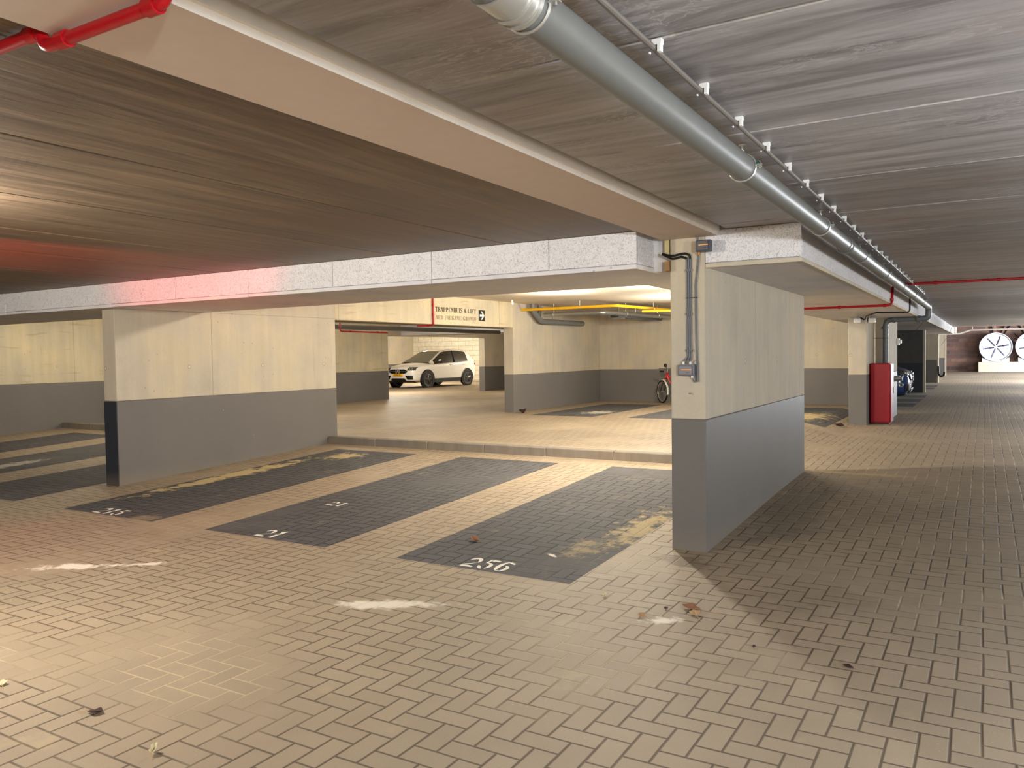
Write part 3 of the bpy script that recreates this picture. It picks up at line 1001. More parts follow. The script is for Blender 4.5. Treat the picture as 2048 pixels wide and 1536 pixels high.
# pull-cord switches on the divider ends
for i, (p, q) in enumerate((((-2.271, 28.05, 1.585), (-1.071, 18.5, 2.106)), ((-1.525, 36.7, 1.666), (-0.945, 30.5, 2.402)))):
    m = MB()
    m.tube([p, q] if i == 0 else [p, (-1.05, 32.2, 2.10), (-0.93, 30.5, 2.36)], 0.006, 6)
    tag(m.build('slack_wire', m_galv), ('thin wire slanting from the dark divider up to the drain pipe', 'thin wire slanting from the second divider up to the end of the soffit')[i], 'wire')
r = empty('switch_box', (-1.573, 18.4, 1.61))
tag(r, 'small white switch box on the edge of the pier past the red cabinet', 'switch')
m = MB()
m.box(0, 0.05, -0.05, 0.05, 0, 0.14)
m.build('switch_body', m_white, r, bevel=0.008)
m = MB()
m.box(0.05, 0.085, -0.03, 0.03, 0.03, 0.11)
m.build('rocker', m_white, r, bevel=0.006)
cable('hanging_hose', [(-1.61, 36.76, 0.83), (-1.60, 36.68, 0.51), (-1.53, 36.65, 0.40), (-1.42, 36.65, 0.46), (-1.40, 36.65, 0.6)], 0.04, m_black, 'black hose end hooked on the second divider', 'hose')
# valve fitting behind the cabinet
r = empty('pipe_valve', (-1.485, 18.0, 0.92))
tag(r, 'small metal valve sticking out behind the red cabinet', 'valve')
m = MB()
m.lathe((-0.09, 0, 0), (1, 0, 0), [(0, 0.0), (0, 0.06), (0.09, 0.06), (0.09, 0.045), (0.14, 0.045), (0.14, 0)], 16)
m.build('valve_body', m_galv, r)
m = MB()
m.ring((0.02, 0, -0.13), (0, 1, 0), 0.035, 0.012, 16, 8)
m.build('hand_wheel', m_steel, r)

# ------------------------------------------------------------------ pipes over the inner bays
def pipe_thing(name, runs, label, cat='pipe', n=14):
    base = Vector(runs[0][1][0])
    root = empty(name, base)
    tag(root, label, cat)
    for nm, pts, r, mt, rad in runs:
        m = MB()
        m.tube(rounded([Vector(p) - base for p in pts], rad), r, n)
        m.build(nm, mt, root)
    return root, base


yp, b0 = pipe_thing('gas_pipe', [('pipe_run', [(-8.71, 15.1, 2.5), (-6.48, 15.1, 2.5), (-6.2, 17.4, 2.5), (-6.2, 19.2, 2.5)], 0.03, m_yellow, 0.08)],
                    'bright yellow gas pipe hanging under the inner ceiling', 'pipe')
m = MB()
m.tube(rounded([Vector(p) - b0 for p in ((-6.35, 16.2, 2.42), (-5.3, 16.5, 2.42), (-5.3, 19.2, 2.42))], 0.08), 0.022, 12)
m.build('branch', m_yellow, yp)
for p in ((-7.3, 15.1), (-6.28, 16.7), (-6.2, 18.2)):
    m = MB()
    q = Vector((p[0], p[1], 2.5)) - b0
    m.ring(q, (1, 0, 0) if p[1] < 15.5 else (0, 1, 0), 0.033, 0.005, 18, 6)
    m.tube([q + Vector((0, 0, 0.033)), q + Vector((0, 0, 0.14))], 0.005, 6)
    m.build('pipe_hanger', m_galv, yp)
dp, b0 = pipe_thing('air_duct', [('duct_run', [(-8.44, 15.65, 2.405), (-7.03, 15.65, 2.40), (-6.55, 18.2, 2.39), (-6.55, 19.0, 2.39)], 0.05, m_galv, 0.06)],
                    'shiny round metal duct hanging below the yellow gas pipe', 'duct')
for p in ((-8.2, 15.65), (-6.85, 16.5), (-6.6, 17.8), (-6.55, 18.8)):
    m = MB()
    q = Vector((p[0], p[1], 2.4)) - b0
    m.ring(q, (1, 0, 0) if p[1] < 15.7 else (0.2, 1, 0), 0.053, 0.005, 18, 6)
    m.tube([q + Vector((0, 0, 0.053)), q + Vector((0, 0, 0.24))], 0.005, 6)
    m.build('duct_hanger', m_steel, dp)
m = MB()
m.lathe(Vector((-6.55, 18.98, 2.39)) - b0, (0, 1, 0), [(0, 0.0), (0, 0.058), (0.1, 0.058), (0.1, 0)], 18)
m.build('duct_end', m_black, dp)
wp, b0 = pipe_thing('waste_pipe', [('pipe_run', [(-8.58, 15.35, 2.64), (-8.58, 15.35, 2.5), (-8.58, 15.75, 2.265), (-8.58, 17.9, 2.275)], 0.062, m_pvc, 0.12),
                                   ('vent_pipe', [(-8.62, 15.75, 2.64), (-8.62, 15.75, 2.33)], 0.04, m_pvc, 0.02)],
                   'thick grey waste pipe bending along the wall below the yellow pipe', 'pipe')
tr = empty('cable_tray', (-7.1, 16.4, 2.33))
tag(tr, 'dark metal cable tray under the round duct in the inner corner', 'cable tray')
m = MB()
m.box(-0.12, 0.12, 0, 2.75, 0, 0.006)
m.box(-0.125, -0.115, 0, 2.75, 0, 0.05)
m.box(0.115, 0.125, 0, 2.75, 0, 0.05)
m.build('tray_channel', m_pvc_d, tr)
for q in (0.3, 1.3, 2.3):
    m = MB()
    m.tube([(0.0, q, 0.0), (0.0, q, 0.31)], 0.006, 6)
    m.box(-0.14, 0.14, q - 0.02, q + 0.02, -0.02, 0.0)
    m.build('tray_support', m_galv, tr)
# perforated tray behind the lintel
tr = empty('cable_tray', (-10.2, 10.7, 2.17))
tag(tr, 'perforated silver cable tray just behind the lintel of the opening', 'cable tray')
m = MB()
m.box(-0.1, 0.1, 0, 8.5, 0, 0.006)
for s in (-1, 1):
    k = 0.0
    while k < 8.5:
        m.box(s * 0.1 - 0.003, s * 0.1 + 0.003, k, k + 0.045, 0.0, 0.06)
        k += 0.07
    m.box(s * 0.1 - 0.003, s * 0.1 + 0.003, 0, 8.5, 0.05, 0.07)
    m.box(s * 0.1 - 0.003, s * 0.1 + 0.003, 0, 8.5, -0.004, 0.012)
m.build('tray_channel', m_galv, tr)
for q in (0.5, 2.5, 4.5, 6.5):
    m = MB()
    m.tube([(0.0, q, 0.0), (0.0, q, 0.465)], 0.006, 6)
    m.build('tray_support', m_galv, tr)
m = MB()
m.tube([(-11.2, 9.6, 2.14), (-11.2, 18.2, 2.14)], 0.05, 14)
tag(m.build('ceiling_pipe', m_pvc), 'pale grey pipe below the perforated tray behind the lintel', 'pipe')
r = empty('bulb_lamp', (-8.3, 14.0, 2.60))
tag(r, 'tiny white lamp on the inner ceiling above the arrow sign', 'lamp')
m = MB()
m.lathe((0, 0, 0), (0, 0, -1), [(-0.04, 0), (-0.04, 0.02), (0.0, 0.02), (0.01, 0.035), (0.05, 0.03), (0.065, 0)], 12)
m.build('bulb', m_white, r)

# ------------------------------------------------------------------ stairwell lettering
K, T = 0.19, 0.10
GLY = {  # strokes (x0,y0,x1,y1,width) in a 0.62 x 1 box, thick stems and thin serifs
    'T': [(.31, 0, .31, 1, K), (0, .95, .62, .95, .10), (.03, .8, .03, 1, T), (.59, .8, .59, 1, T), (.16, .03, .46, .03, T)],
    'R': [(.14, 0, .14, 1, K), (.14, .96, .42, .96, .08), (.46, .92, .46, .56, K), (.14, .51, .42, .51, .08), (.34, .5, .55, 0, K), (0, .03, .28, .03, T)],
    'A': [(.06, 0, .30, 1, .07), (.32, 1, .53, 0, K), (.14, .33, .46, .33, .07), (0, .03, .17, .03, T), (.40, .03, .62, .03, T)],
    'P': [(.14, 0, .14, 1, K), (.14, .96, .44, .96, .08), (.48, .92, .48, .5, K), (.14, .46, .44, .46, .08), (0, .03, .28, .03, T)],
    'E': [(.14, 0, .14, 1, K), (.14, .95, .56, .95, .09), (.14, .05, .56, .05, .09), (.14, .5, .42, .5, .08), (.56, .76, .56, 1, T), (.56, 0, .56, .24, T)],
    'N': [(.10, 0, .10, 1, .07), (.12, 1, .50, 0, K), (.53, 0, .53, 1, .07), (0, .97, .2, .97, T), (.42, .97, .62, .97, T)],
    'H': [(.13, 0, .13, 1, K), (.49, 0, .49, 1, K), (.13, .5, .49, .5, .07), (0, .03, .26, .03, T), (.36, .03, .62, .03, T), (0, .97, .26, .97, T), (.36, .97, .62, .97, T)],
    'U': [(.13, .14, .13, 1, K), (.52, .14, .52, 1, .07), (.13, .06, .50, .06, .10), (0, .97, .26, .97, T), (.42, .97, .62, .97, T)],
    'I': [(.20, 0, .20, 1, K), (.05, .03, .35, .03, T), (.05, .97, .35, .97, T)],
    'S': [(.10, .94, .50, .94, .10), (.10, .9, .10, .62, .14), (.12, .66, .48, .36, .16), (.48, .38, .48, .1, .14), (.06, .06, .46, .06, .10), (.54, .74, .54, 1, T), (.04, 0, .04, .28, T)],
    '&': [(.20, .95, .36, .95, .10), (.16, .92, .2, .62, .12), (.38, .92, .36, .66, .10), (.2, .66, .56, 0, K), (.12, .42, .36, .62, .08), (.1, .45, .1, .08, .14), (.12, .05, .40, .05, .10), (.40, .08, .58, .42, .07)],
    'L': [(.14, 0, .14, 1, K), (.14, .05, .54, .05, .09), (.55, 0, .55, .28, T), (0, .97, .28, .97, T)],
    'F': [(.14, 0, .14, 1, K), (.14, .95, .54, .95, .09), (.14, .52, .42, .52, .08), (.55, .74, .55, 1, T), (0, .03, .28, .03, T)],
    'D': [(.14, 0, .14, 1, K), (.14, .95, .42, .95, .08), (.14, .05, .42, .05, .08), (.5, .12, .5, .88, K)],
    'B': [(.14, 0, .14, 1, K), (.14, .95, .42, .95, .08), (.14, .05, .44, .05, .08), (.14, .52, .42, .52, .08), (.47, .58, .47, .9, .15), (.5, .1, .5, .48, K)],
    'G': [(.12, .12, .12, .88, K), (.14, .95, .50, .95, .09), (.14, .05, .50, .05, .09), (.5, .05, .5, .46, K), (.36, .46, .62, .46, .07), (.54, .74, .54, 1, T)],
    'O': [(.12, .14, .12, .86, K), (.50, .14, .50, .86, K), (.16, .95, .46, .95, .10), (.16, .05, .46, .05, .10)],
    '(': [(.14, .15, .14, .85, .13), (.16, .85, .30, 1.02, .10), (.16, .15, .30, -.02, .10)],
    ')': [(.26, .15, .26, .85, .13), (.24, .85, .10, 1.02, .10), (.24, .15, .10, -.02, .10)],
}
ADV = {'I': .42, '(': .42, ')': .42, ' ': .36}


def lettering(name, text, y0, y1, zb0, zb1, h0, h1, xw, mat, label):
    tot = sum(ADV.get(ch, .70) for ch in text) - .08
    root = empty(name, (xw, y0, zb0))
    p = 0.0
    for word in text.split(' '):
        m = MB()
        for ch in word:
            for (a, b, c, d, w) in GLY.get(ch, ()):
                dx, dy = c - a, d - b
                ln = math.hypot(dx, dy) or 1
                nx, ny = -dy / ln * w / 2, dx / ln * w / 2
                pts = []
                for (ux, uy) in ((a + nx, b + ny), (a - nx, b - ny), (c - nx, d - ny), (c + nx, d + ny)):
                    f = (p + ux) / tot
                    pts.append((0, lerp(y0, y1, f) - y0, lerp(zb0, zb1, f) + uy * lerp(h0, h1, f) - zb0))
                m.prism(pts, (0.002, 0, 0))
            p += ADV.get(ch, .70)
        m.build('word', mat, root, smooth=0)
        p += ADV[' ']
    return tag(root, label, 'lettering')


lettering('wall_lettering', 'TRAPPENHUIS & LIFT', 11.92, 13.285, 2.347, 2.352, .084, .086, -8.711, m_ink, 'dark painted words TRAPPENHUIS & LIFT on the lintel')
lettering('wall_lettering', 'AED (BEGANE GROND)', 11.92, 13.285, 2.200, 2.207, .076, .076, -8.711, m_ink_f, 'worn pale painted words AED (BEGANE GROND) below the dark lettering')
sg = empty('arrow_sign', (-8.709, 13.49, 2.215))
tag(sg, 'small black sign with a white arrow pointing right, beside the lettering', 'sign')
m = MB()
m.box(-0.001, 0.008, -0.108, 0.108, 0, 0.215)
m.build('sign_plate', m_sign, sg, bevel=0.006)
m = MB()
z = 0.1075
m.prism([(0.0085, -0.085, z - 0.022), (0.0085, 0.02, z - 0.022), (0.0085, 0.02, z + 0.022), (0.0085, -0.085, z + 0.022)], (0.001, 0, 0))
m.prism([(0.0085, 0.09, z), (0.0085, -0.005, z + 0.085), (0.0085, -0.045, z + 0.085), (0.0085, 0.035, z)], (0.001, 0, 0))
m.prism([(0.0085, 0.09, z), (0.0085, 0.035, z), (0.0085, -0.045, z - 0.085), (0.0085, -0.005, z - 0.085)], (0.001, 0, 0))
m.build('arrow', m_white, sg, smooth=0)

# ------------------------------------------------------------------ stencilled bay numbers
def band(cx, cy, rx, ry, tx, ty, a0, a1, n=14):
    out, inn = [], []
    for i in range(n + 1):
        a = math.radians(a0 + (a1 - a0) * i / n)
        s = i / n
        w = math.sin(PI * s) ** 0.5
        out.append((cx + rx * math.cos(a), cy + ry * math.sin(a)))
        inn.append((cx + (rx - tx * w - .02) * math.cos(a), cy + (ry - ty * w - .02) * math.sin(a)))
    return out + inn[::-1]


def strips(poly):
    n = len(poly) // 2
    return [(poly[i], poly[i + 1], poly[-2 - i], poly[-1 - i]) for i in range(n - 1)]


DIG = {
    '1': [[(.22, .0), (.42, .0), (.42, .46), (.22, .46)], [(.22, .54), (.42, .54), (.42, 1), (.08, .84), (.22, .80)]],
    '2': strips(band(.32, .70, .30, .30, .18, .12, 175, -35)) + [[(.54, .50), (.60, .56), (.30, .26), (.06, .22), (.02, .16)], [(.02, .0), (.64, .0), (.64, .12), (.30, .17), (.06, .13)]],
    '5': [[(.12, .60), (.22, .60), (.22, 1.0), (.12, 1.0)], [(.26, .84), (.60, .88), (.60, 1.0), (.26, 1.0)]] + strips(band(.30, .32, .32, .33, .17, .1, 110, -60)) + strips(band(.28, .32, .28, .33, .16, .1, 185, 280)),
    '6': strips(band(.34, .5, .34, .52, .19, .1, 95, 262)) + strips(band(.36, .30, .30, .31, .18, .1, 100, -80)) + [[(.30, .90), (.62, .80), (.60, .94), (.34, 1.02)], [(.30, .0), (.38, .0), (.38, .07), (.30, .07)]],
}


def number(text, x0, y0, w, h, label):
    root = empty('bay_number', (x0, y0, floor_z(x0, y0)))
    for i, ch in enumerate(text):
        m = MB()
        for poly in DIG[ch]:
            pts = []
            for (a, b) in poly:
                x, y = x0 + (i * 0.80 + a) * w, y0 + b * h
                pts.append((x - x0, y - y0, floor_z(x, y) + 0.0012 - floor_z(x0, y0)))
            m.prism(pts, (0, 0, 0.0012))
        m.build('digit', m_line, root, smooth=0)
    return tag(root, label, 'bay number')


number('256', -3.24, 4.66, 0.165, 0.21, 'white stencilled number 256 at the mouth of the right-hand dark bay')
number('21', -5.36, 4.655, 0.17, 0.20, 'white stencilled number 21 at the mouth of the middle dark bay')
number('215', -7.68, 4.64, 0.17, 0.19, 'faint white stencilled number 215 at the mouth of the left dark bay')
number('21', -5.62, 5.78, 0.14, 0.15, 'small worn white number 21 further up the middle dark bay')


# ------------------------------------------------------------------ cars
def car(name, label, paint_mat, loc, rz, plate_text=None):
    root = empty(name, loc, rz)
    tag(root, label, 'car')
    Lc = 4.41
    glass = plain(name + '_glass', srgb(22, 24, 24), 0.12, spec=0.6)
    wind = plain(name + '_windscreen', srgb(122, 126, 112), 0.12, spec=0.6)  # paler than the side glass: a reflection put into the colour
    trim = plain(name + '_trim', srgb(16, 17, 19), 0.5)
    rim = plain(name + '_rim', srgb(92, 88, 84), 0.35, 0.6)
    lens = plain(name + '_lens', srgb(60, 62, 62), 0.1, spec=0.8)
    chrome = plain(name + '_chrome', srgb(225, 225, 222), 0.15, 0.8)
    # t from nose, half width, bottom, shoulder, top
    ST = [(0.00, .50, .42, .66, .72), (0.04, .70, .30, .76, .83), (0.16, .82, .25, .84, .92), (0.45, .885, .23, .91, 1.0), (0.9, .91, .23, .96, 1.06),
          (1.3, .915, .23, 1.0, 1.09), (2.1, .917, .23, 1.03, 1.10), (3.1, .917, .23, 1.07, 1.12), (3.8, .90, .25, 1.12, 1.16), (4.2, .84, .30, 1.11, 1.15),
          (4.36, .76, .36, 1.02, 1.06), (4.41, .60, .44, .90, .94)]
    m = MB()
    rings = []
    for (t, w, zb, zs, zt) in ST:
        half = [(0, zb), (.6 * w, zb), (.93 * w, zb + .02), (w, zb + .14), (w, zb + (zs - zb) * .62), (.985 * w, zs - .06), (.93 * w, zs), (.6 * w, lerp(zs, zt, .7)), (0, zt)]
        pts = half + [(-a, b) for a, b in half[-2:0:-1]]
        rings.append([m.bm.verts.new((a, t - Lc / 2, b)) for a, b in pts])
    n = len(rings[0])
    for A, B in zip(rings, rings[1:]):
        for i in range(n):
            m.bm.faces.new((A[i], A[(i + 1) % n], B[(i + 1) % n], B[i]))
    m.bm.faces.new(rings[0][::-1])
    m.bm.faces.new(rings[-1])
    body = m.build('body', paint_mat, root, smooth=180, subsurf=2)
    bpy.context.view_layer.update()
    dg = bpy.context.evaluated_depsgraph_get()
    ev = body.evaluated_get(dg)
    tmp = ev.to_mesh()
    bv = BVHTree.FromPolygons([v.co.copy() for v in tmp.vertices], [tuple(p.vertices) for p in tmp.polygons])
    ev.to_mesh_clear()

    def front(x, z):
        h = bv.ray_cast(Vector((x, -4, z)), Vector((0, 1, 0)))[0]
        return h.y if h else -Lc / 2 + 0.3

    def side(y, z, s):
        h = bv.ray_cast(Vector((s * 3, y, z)), Vector((-s, 0, 0)))[0]
        return h.x if h else s * 0.85

    def fpatch(nm, mt, zs, xl, xr, off=0.012, nx=12, parent=None):
        m = MB()
        rows = []
        for z in zs:
            a, b = xl(z), xr(z)
            rows.append([m.bm.verts.new((lerp(a, b, i / nx), front(lerp(a, b, i / nx), z) - off, z)) for i in range(nx + 1)])
        for A, B in zip(rows, rows[1:]):
            for i in range(nx):
                m.bm.faces.new((A[i], A[i + 1], B[i + 1], B[i]))
        o = m.build(nm, mt, parent or root, smooth=60)
        q = o.modifiers.new('s', 'SOLIDIFY')
        q.thickness, q.offset = 0.03, 0
        return o

    R = lambda a, b, n=8: [a + (b - a) * i / n for i in range(n + 1)]
    # grille with star badge
    gz0, gz1 = 0.615, 0.785
    gw = lambda z: 0.50 * math.sqrt(max(0.02, 1 - ((z - 0.70) / 0.098) ** 2 * 0.75))
    gr = fpatch('grille', trim, R(gz0, gz1), lambda z: -gw(z), gw)
    for s in (-1, 1):
        m = MB()
        for i in range(7):
            a, b = s * (0.13 + 0.045 * i), s * (0.13 + 0.045 * i + 0.03)
            m.face([(a, front(a, .7) - .032, .705), (b, front(b, .7) - .032, .705), (b, front(b, .7) - .032, .715), (a, front(a, .7) - .032, .715)])
        m.build('grille_bar', chrome, gr, smooth=0)
    yb = front(0, .70) - .036
    m = MB()
    m.ring((0, yb, .70), (0, 1, 0), .098, .015, 28, 8)
    for k in range(3):
        a = PI / 2 + k * 2 * PI / 3
        m.tube([(0, yb, .70), (.086 * math.cos(a), yb, .70 + .086 * math.sin(a))], [.026, .009], 8)
    m.build('star_badge', chrome, gr)
    # lower intakes
    for s in (-1, 1):
        fpatch('air_intake', trim, R(.37, .535), (lambda z: .50 - .10 * (z - .37) / .165) if s > 0 else (lambda z: -.74), (lambda z: .74) if s > 0 else (lambda z: -.50 + .10 * (z - .37) / .165), off=.01)
    fpatch('lower_grille', trim, R(.29, .42), lambda z: -.42 + .5 * (z - .29), lambda z: .42 - .5 * (z - .29), off=.01)
    fpatch('front_lip', trim, R(.235, .30), lambda z: -.72, lambda z: .72, off=.006)
    for s in (-1, 1):
        h = fpatch('headlight', lens, R(.745, .865), (lambda z: .48 + .25 * (z - .745)) if s > 0 else (lambda z: -.80), (lambda z: .80) if s > 0 else (lambda z: -.48 - .25 * (z - .745)), off=.006)
        for q in (.60, .70):
            m = MB()
            m.lathe((s * q, front(s * q, .80) - .03, .80), (0, -1, 0), [(0, 0), (0, .035), (.012, .03), (.014, 0)], 14)
            m.build('lamp_unit', chrome, h)
    if plate_text is not None:
        yb = min(front(-.24, .55), front(.24, .55)) - .045
        m = MB()
        m.box(-.26, .26, yb, yb + .05, .505, .615)
        pl = m.build('number_plate', m_plate, root, bevel=.004)
        pl['label'] = 'yellow number plate'
        cu = bpy.data.curves.new('plate_text', 'FONT')
        cu.body, cu.size, cu.align_x, cu.extrude = plate_text, .105, 'CENTER', .001
        to = bpy.data.objects.new('plate_text', cu)
        COL.objects.link(to)
        bpy.context.view_layer.update()
        me = bpy.data.meshes.new_from_object(to.evaluated_get(bpy.context.evaluated_depsgraph_get()))
        bpy.data.objects.remove(to)
        for v in me.vertices:
            v.co = Vector((v.co.x, yb - .002 - v.co.z, v.co.y + .524))
        me.materials.clear()
        me.materials.append(m_ink)
        po = bpy.data.objects.new('plate_characters', me)
        COL.objects.link(po)
        po.parent = pl
    # greenhouse
    TT = [1.12, 1.35, 1.6, 1.85, 2.05, 2.25, 2.6, 3.0, 3.4, 3.75, 3.95, 4.12, 4.24]
    roof = lambda t: (1.07 + (t - 1.12) / .93 * .46 if t <= 2.05 else 1.53 + .075 * math.sin(min(1, (t - 2.05) / .7) * PI / 2) - max(0, t - 2.9) ** 2 * .085 if t < 3.95 else lerp(1.51, 1.14, (t - 3.95) / .29))
    belt = lambda t: 1.02 + (t - 1.12) * .028
    grid = []
    m1, m2, m3 = MB(), MB(), MB()
    for t in TT:
        zr, zb = roof(t), belt(t) - .03
        if zr < zb + .05:
            zr = zb + .05
        f = clamp((zr - zb) / .5)
        wr = lerp(.80, .60, f) * (1 - .05 * clamp((t - 3) / 1.2))
        wb = .845 - .05 * clamp((t - 3.2) / 1.0)
        grid.append([(wb, zb), (lerp(wb, wr, .5), lerp(zb, zr, .55)), (wr + .02, zr - .045), (wr - .05, zr - .008), (wr * .5, zr + .012), (0, zr + .018)])
    for a in range(len(TT) - 1):
        tm = (TT[a] + TT[a + 1]) / 2
        for i in range(5):
            for s in (-1, 1):
                q = [(s * grid[a][i][0], TT[a] - Lc / 2, grid[a][i][1]), (s * grid[a][i + 1][0], TT[a] - Lc / 2, grid[a][i + 1][1]),
                     (s * grid[a + 1][i + 1][0], TT[a + 1] - Lc / 2, grid[a + 1][i + 1][1]), (s * grid[a + 1][i][0], TT[a + 1] - Lc / 2, grid[a + 1][i][1])]
                if i <= 1:
                    (m1 if 1.35 < tm < 3.85 else m2).face(q)
                elif i == 2:
                    m2.face(q)
                else:
                    (m3 if tm < 2.05 else m2 if tm < 3.95 else m1).face(q)
    for mm, nm, mt in ((m1, 'window_glass', glass), (m2, 'roof', paint_mat), (m3, 'windscreen', wind)):
        bmesh.ops.remove_doubles(mm.bm, verts=mm.bm.verts, dist=1e-4)
        mm.build(nm, mt, root, smooth=50)
    for s in (-1, 1):
        m = MB()
        m.tube([(s * lerp(grid[5][2][0], .58, 0), TT[5] - Lc / 2, grid[5][2][1] + .045)] + [(s * (grid[i][3][0]), TT[i] - Lc / 2, grid[i][3][1] + .03) for i in range(6, 10)], .016, 8)
        m.build('roof_rail', chrome if s else trim, root)
        # b pillar
        m = MB()
        x0, x1 = grid[7][0][0], grid[7][2][0]
        m.tube([(s * (x0 + .004), 2.72 - Lc / 2, belt(2.7)), (s * (x1 + .008), 2.80 - Lc / 2, roof(2.75) - .05)], .028, 8)
        m.build('door_pillar', trim, root)
        # mirror
        m = MB()
        m.lathe((s * .98, 1.62 - Lc / 2, 1.10), (0, 1, 0), [(-.10, 0), (-.09, .05), (-.03, .085), (.03, .08), (.05, 0)], 14)
        mi = m.build('mirror', trim, root)
        m = MB()
        m.lathe((s * .98, 1.60 - Lc / 2, 1.125), (0, 1, 0), [(-.08, 0), (-.07, .05), (-.02, .07), (.0, 0)], 14)
        m.build('mirror_cap', paint_mat, mi)
        # door handles
        for t in (2.42, 3.35):
            y = t - Lc / 2
            m = MB()
            x = side(y, .93, s)
            m.box(x - .02, x + .02, y - .09, y + .09, .935, .96)
            m.build('door_handle', chrome, root, bevel=.008)
        # sill
        m = MB()
        pts = []
        for t in R(1.15, 3.1, 6):
            y = t - Lc / 2
            pts.append((s * (abs(side(y, .40, s)) + .012), y))
        for (xa, ya), (xb, yb2) in zip(pts, pts[1:]):
            m.hexa([(xa - s * .06, ya, .22), (xa, ya, .22), (xb, yb2, .22), (xb - s * .06, yb2, .22), (xa - s * .06, ya, .40), (xa, ya, .37), (xb, yb2, .37), (xb - s * .06, yb2, .40)])
        m.build('sill', trim, root)
        for t in (.84, 3.57):
            y = t - Lc / 2
            xo = abs(side(y, .55, s))
            # arch cladding
            m = MB()
            prof = []
            for i in range(19):
                a = math.radians(-8 + 196 * i / 18)
                prof.append((math.cos(a), math.sin(a)))
            for (ca, sa), (cb, sb) in zip(prof, prof[1:]):
                q = []
                for rr, xx in ((.33, xo - .05), (.435, xo + .022)):
                    q.append(((s * xx, y + rr * ca, .34 + rr * sa), (s * xx, y + rr * cb, .34 + rr * sb)))
                m.face([q[0][0], q[0][1], q[1][1], q[1][0]])
                q2 = [(s * (xo - .05), y + .44 * ca, .34 + .44 * sa), (s * (xo - .05), y + .44 * cb, .34 + .44 * sb)]
                m.face([q[1][0], q[1][1], q2[1], q2[0]])
            m.build('wheel_arch', trim, root)
            m = MB()
            m.lathe((s * (xo + .012), y, .345), (s, 0, 0), [(0, 0), (0.006, .40), (-.03, .41)], 32)
            m.build('arch_liner', m_black, root)
            # wheel
            xc = s * (xo - .075)
            m = MB()
            m.lathe((xc, y, .345), (s, 0, 0), [(-.09, .22), (-.10, .32), (-.07, .344), (.07, .344), (.108, .325), (.114, .26), (.10, .235), (.06, .23)], 36)
            wh = m.build('wheel', m_black, root)
            m = MB()
            m.lathe((xc, y, .345), (s, 0, 0), [(.06, .238), (.105, .240), (.108, .225), (.07, .215)], 36)
            m.lathe((xc, y, .345), (s, 0, 0), [(.06, .06), (.10, .055), (.105, .03), (.105, 0)], 18)
            for k in range(5):
                a = PI / 2 + k * 2 * PI / 5
                for da in (-.13, .13):
                    m.tube([(xc + s * .098, y + .04 * math.cos(a + da * 2), .345 + .04 * math.sin(a + da * 2)), (xc + s * .09, y + .225 * math.cos(a + da), .345 + .225 * math.sin(a + da))], .016, 6)
            m.build('rim', rim, wh)
    # rear lights
    for s in (-1, 1):
        m = MB()
        y = 4.24 - Lc / 2
        x = side(y, .95, s)
        m.box(x - .12, x + .006, y - .1, y + .08, .90, .99)
        m.build('tail_light', m_tail, root, bevel=.02)
    return root


m_plate = plain('yellow_plate', srgb(240, 186, 30), 0.4)
m_tail = plain('tail_lens', srgb(120, 16, 18), 0.2)
m_carw = plain('white_car_paint', srgb(240, 238, 230), 0.16, spec=0.6, var=0.01)
m_carb = plain('blue_car_paint', srgb(26, 52, 98), 0.16, spec=0.6, var=0.02)
car('white_car', 'white compact SUV with a yellow number plate parked beyond the opening in the wall', m_carw, (-20.92, 28.30, 0.22), math.radians(-3.4), 'P-889-SL')
car('blue_car', 'dark blue car with only its nose showing past the red cabinet', m_carb, (-3.75, 21.9, 0.15), math.radians(90))

# ------------------------------------------------------------------ bicycle
bk = empty('bicycle', (-6.82, 18.7, 0.285))
tag(bk, 'red bicycle leaning in the inner corner, mostly hidden behind the near pier', 'bicycle')
RW = 0.283
for i, (wx, ang) in enumerate(((0.0, 0.75), (0.98, 0.0))):
    ax = Vector((math.sin(ang), math.cos(ang), 0))
    m = MB()
    m.ring((wx, 0, RW), ax, RW - .02, .02, 40, 10)
    wh = m.build('wheel', m_black, bk)
    m = MB()
    m.ring((wx, 0, RW), ax, RW - .042, .009, 36, 8)
    m.build('rim', m_steel, wh)
    m = MB()
    h = ax.cross(Vector((0, 0, 1)))
    for k in range(20):
        a = 2 * PI * k / 20
        m.tube([Vector((wx, 0, RW)) + ax * (.02 if k % 2 else -.02), Vector((wx, 0, RW)) + (RW - .045) * (math.cos(a) * h + Vector((0, 0, math.sin(a))))], .0012, 4)
    m.tube([Vector((wx, 0, RW)) - ax * .05, Vector((wx, 0, RW)) + ax * .05], .016, 10)
    m.build('spokes', m_galv, wh)
m = MB()
m.tube([(.13, .0, .66), (.18, 0, .54), (.42, 0, .30), (.58, 0, .30)], .02, 10)
m.tube([(.12, .0, .70), (.36, 0, .5), (.52, 0, .45)], .018, 10)
m.tube([(.58, 0, .28), (.48, 0, .66)], .017, 10)
for s in (-.05, .05):
    m.tube([(.58, s * .6, .28), (.98, s, RW)], .010, 8)
    m.tube([(.50, s * .4, .60), (.98, s, RW)], .008, 8)
m.tube([(.10, 0, .62), (.135, 0, .76)], .026, 12)
m.build('frame', plain('red_bike_paint', srgb(190, 24, 38), 0.3, spec=0.5), bk)
m = MB()
ax = Vector((math.sin(.75), math.cos(.75), 0))
for s in (-1, 1):
    m.tube([Vector((0, 0, RW)) + ax * .05 * s, Vector((.085, 0, .58)) + ax * .05 * s, Vector((.10, 0, .62))], .012, 8)
fk = m.build('fork', m_black, bk)
m = MB()
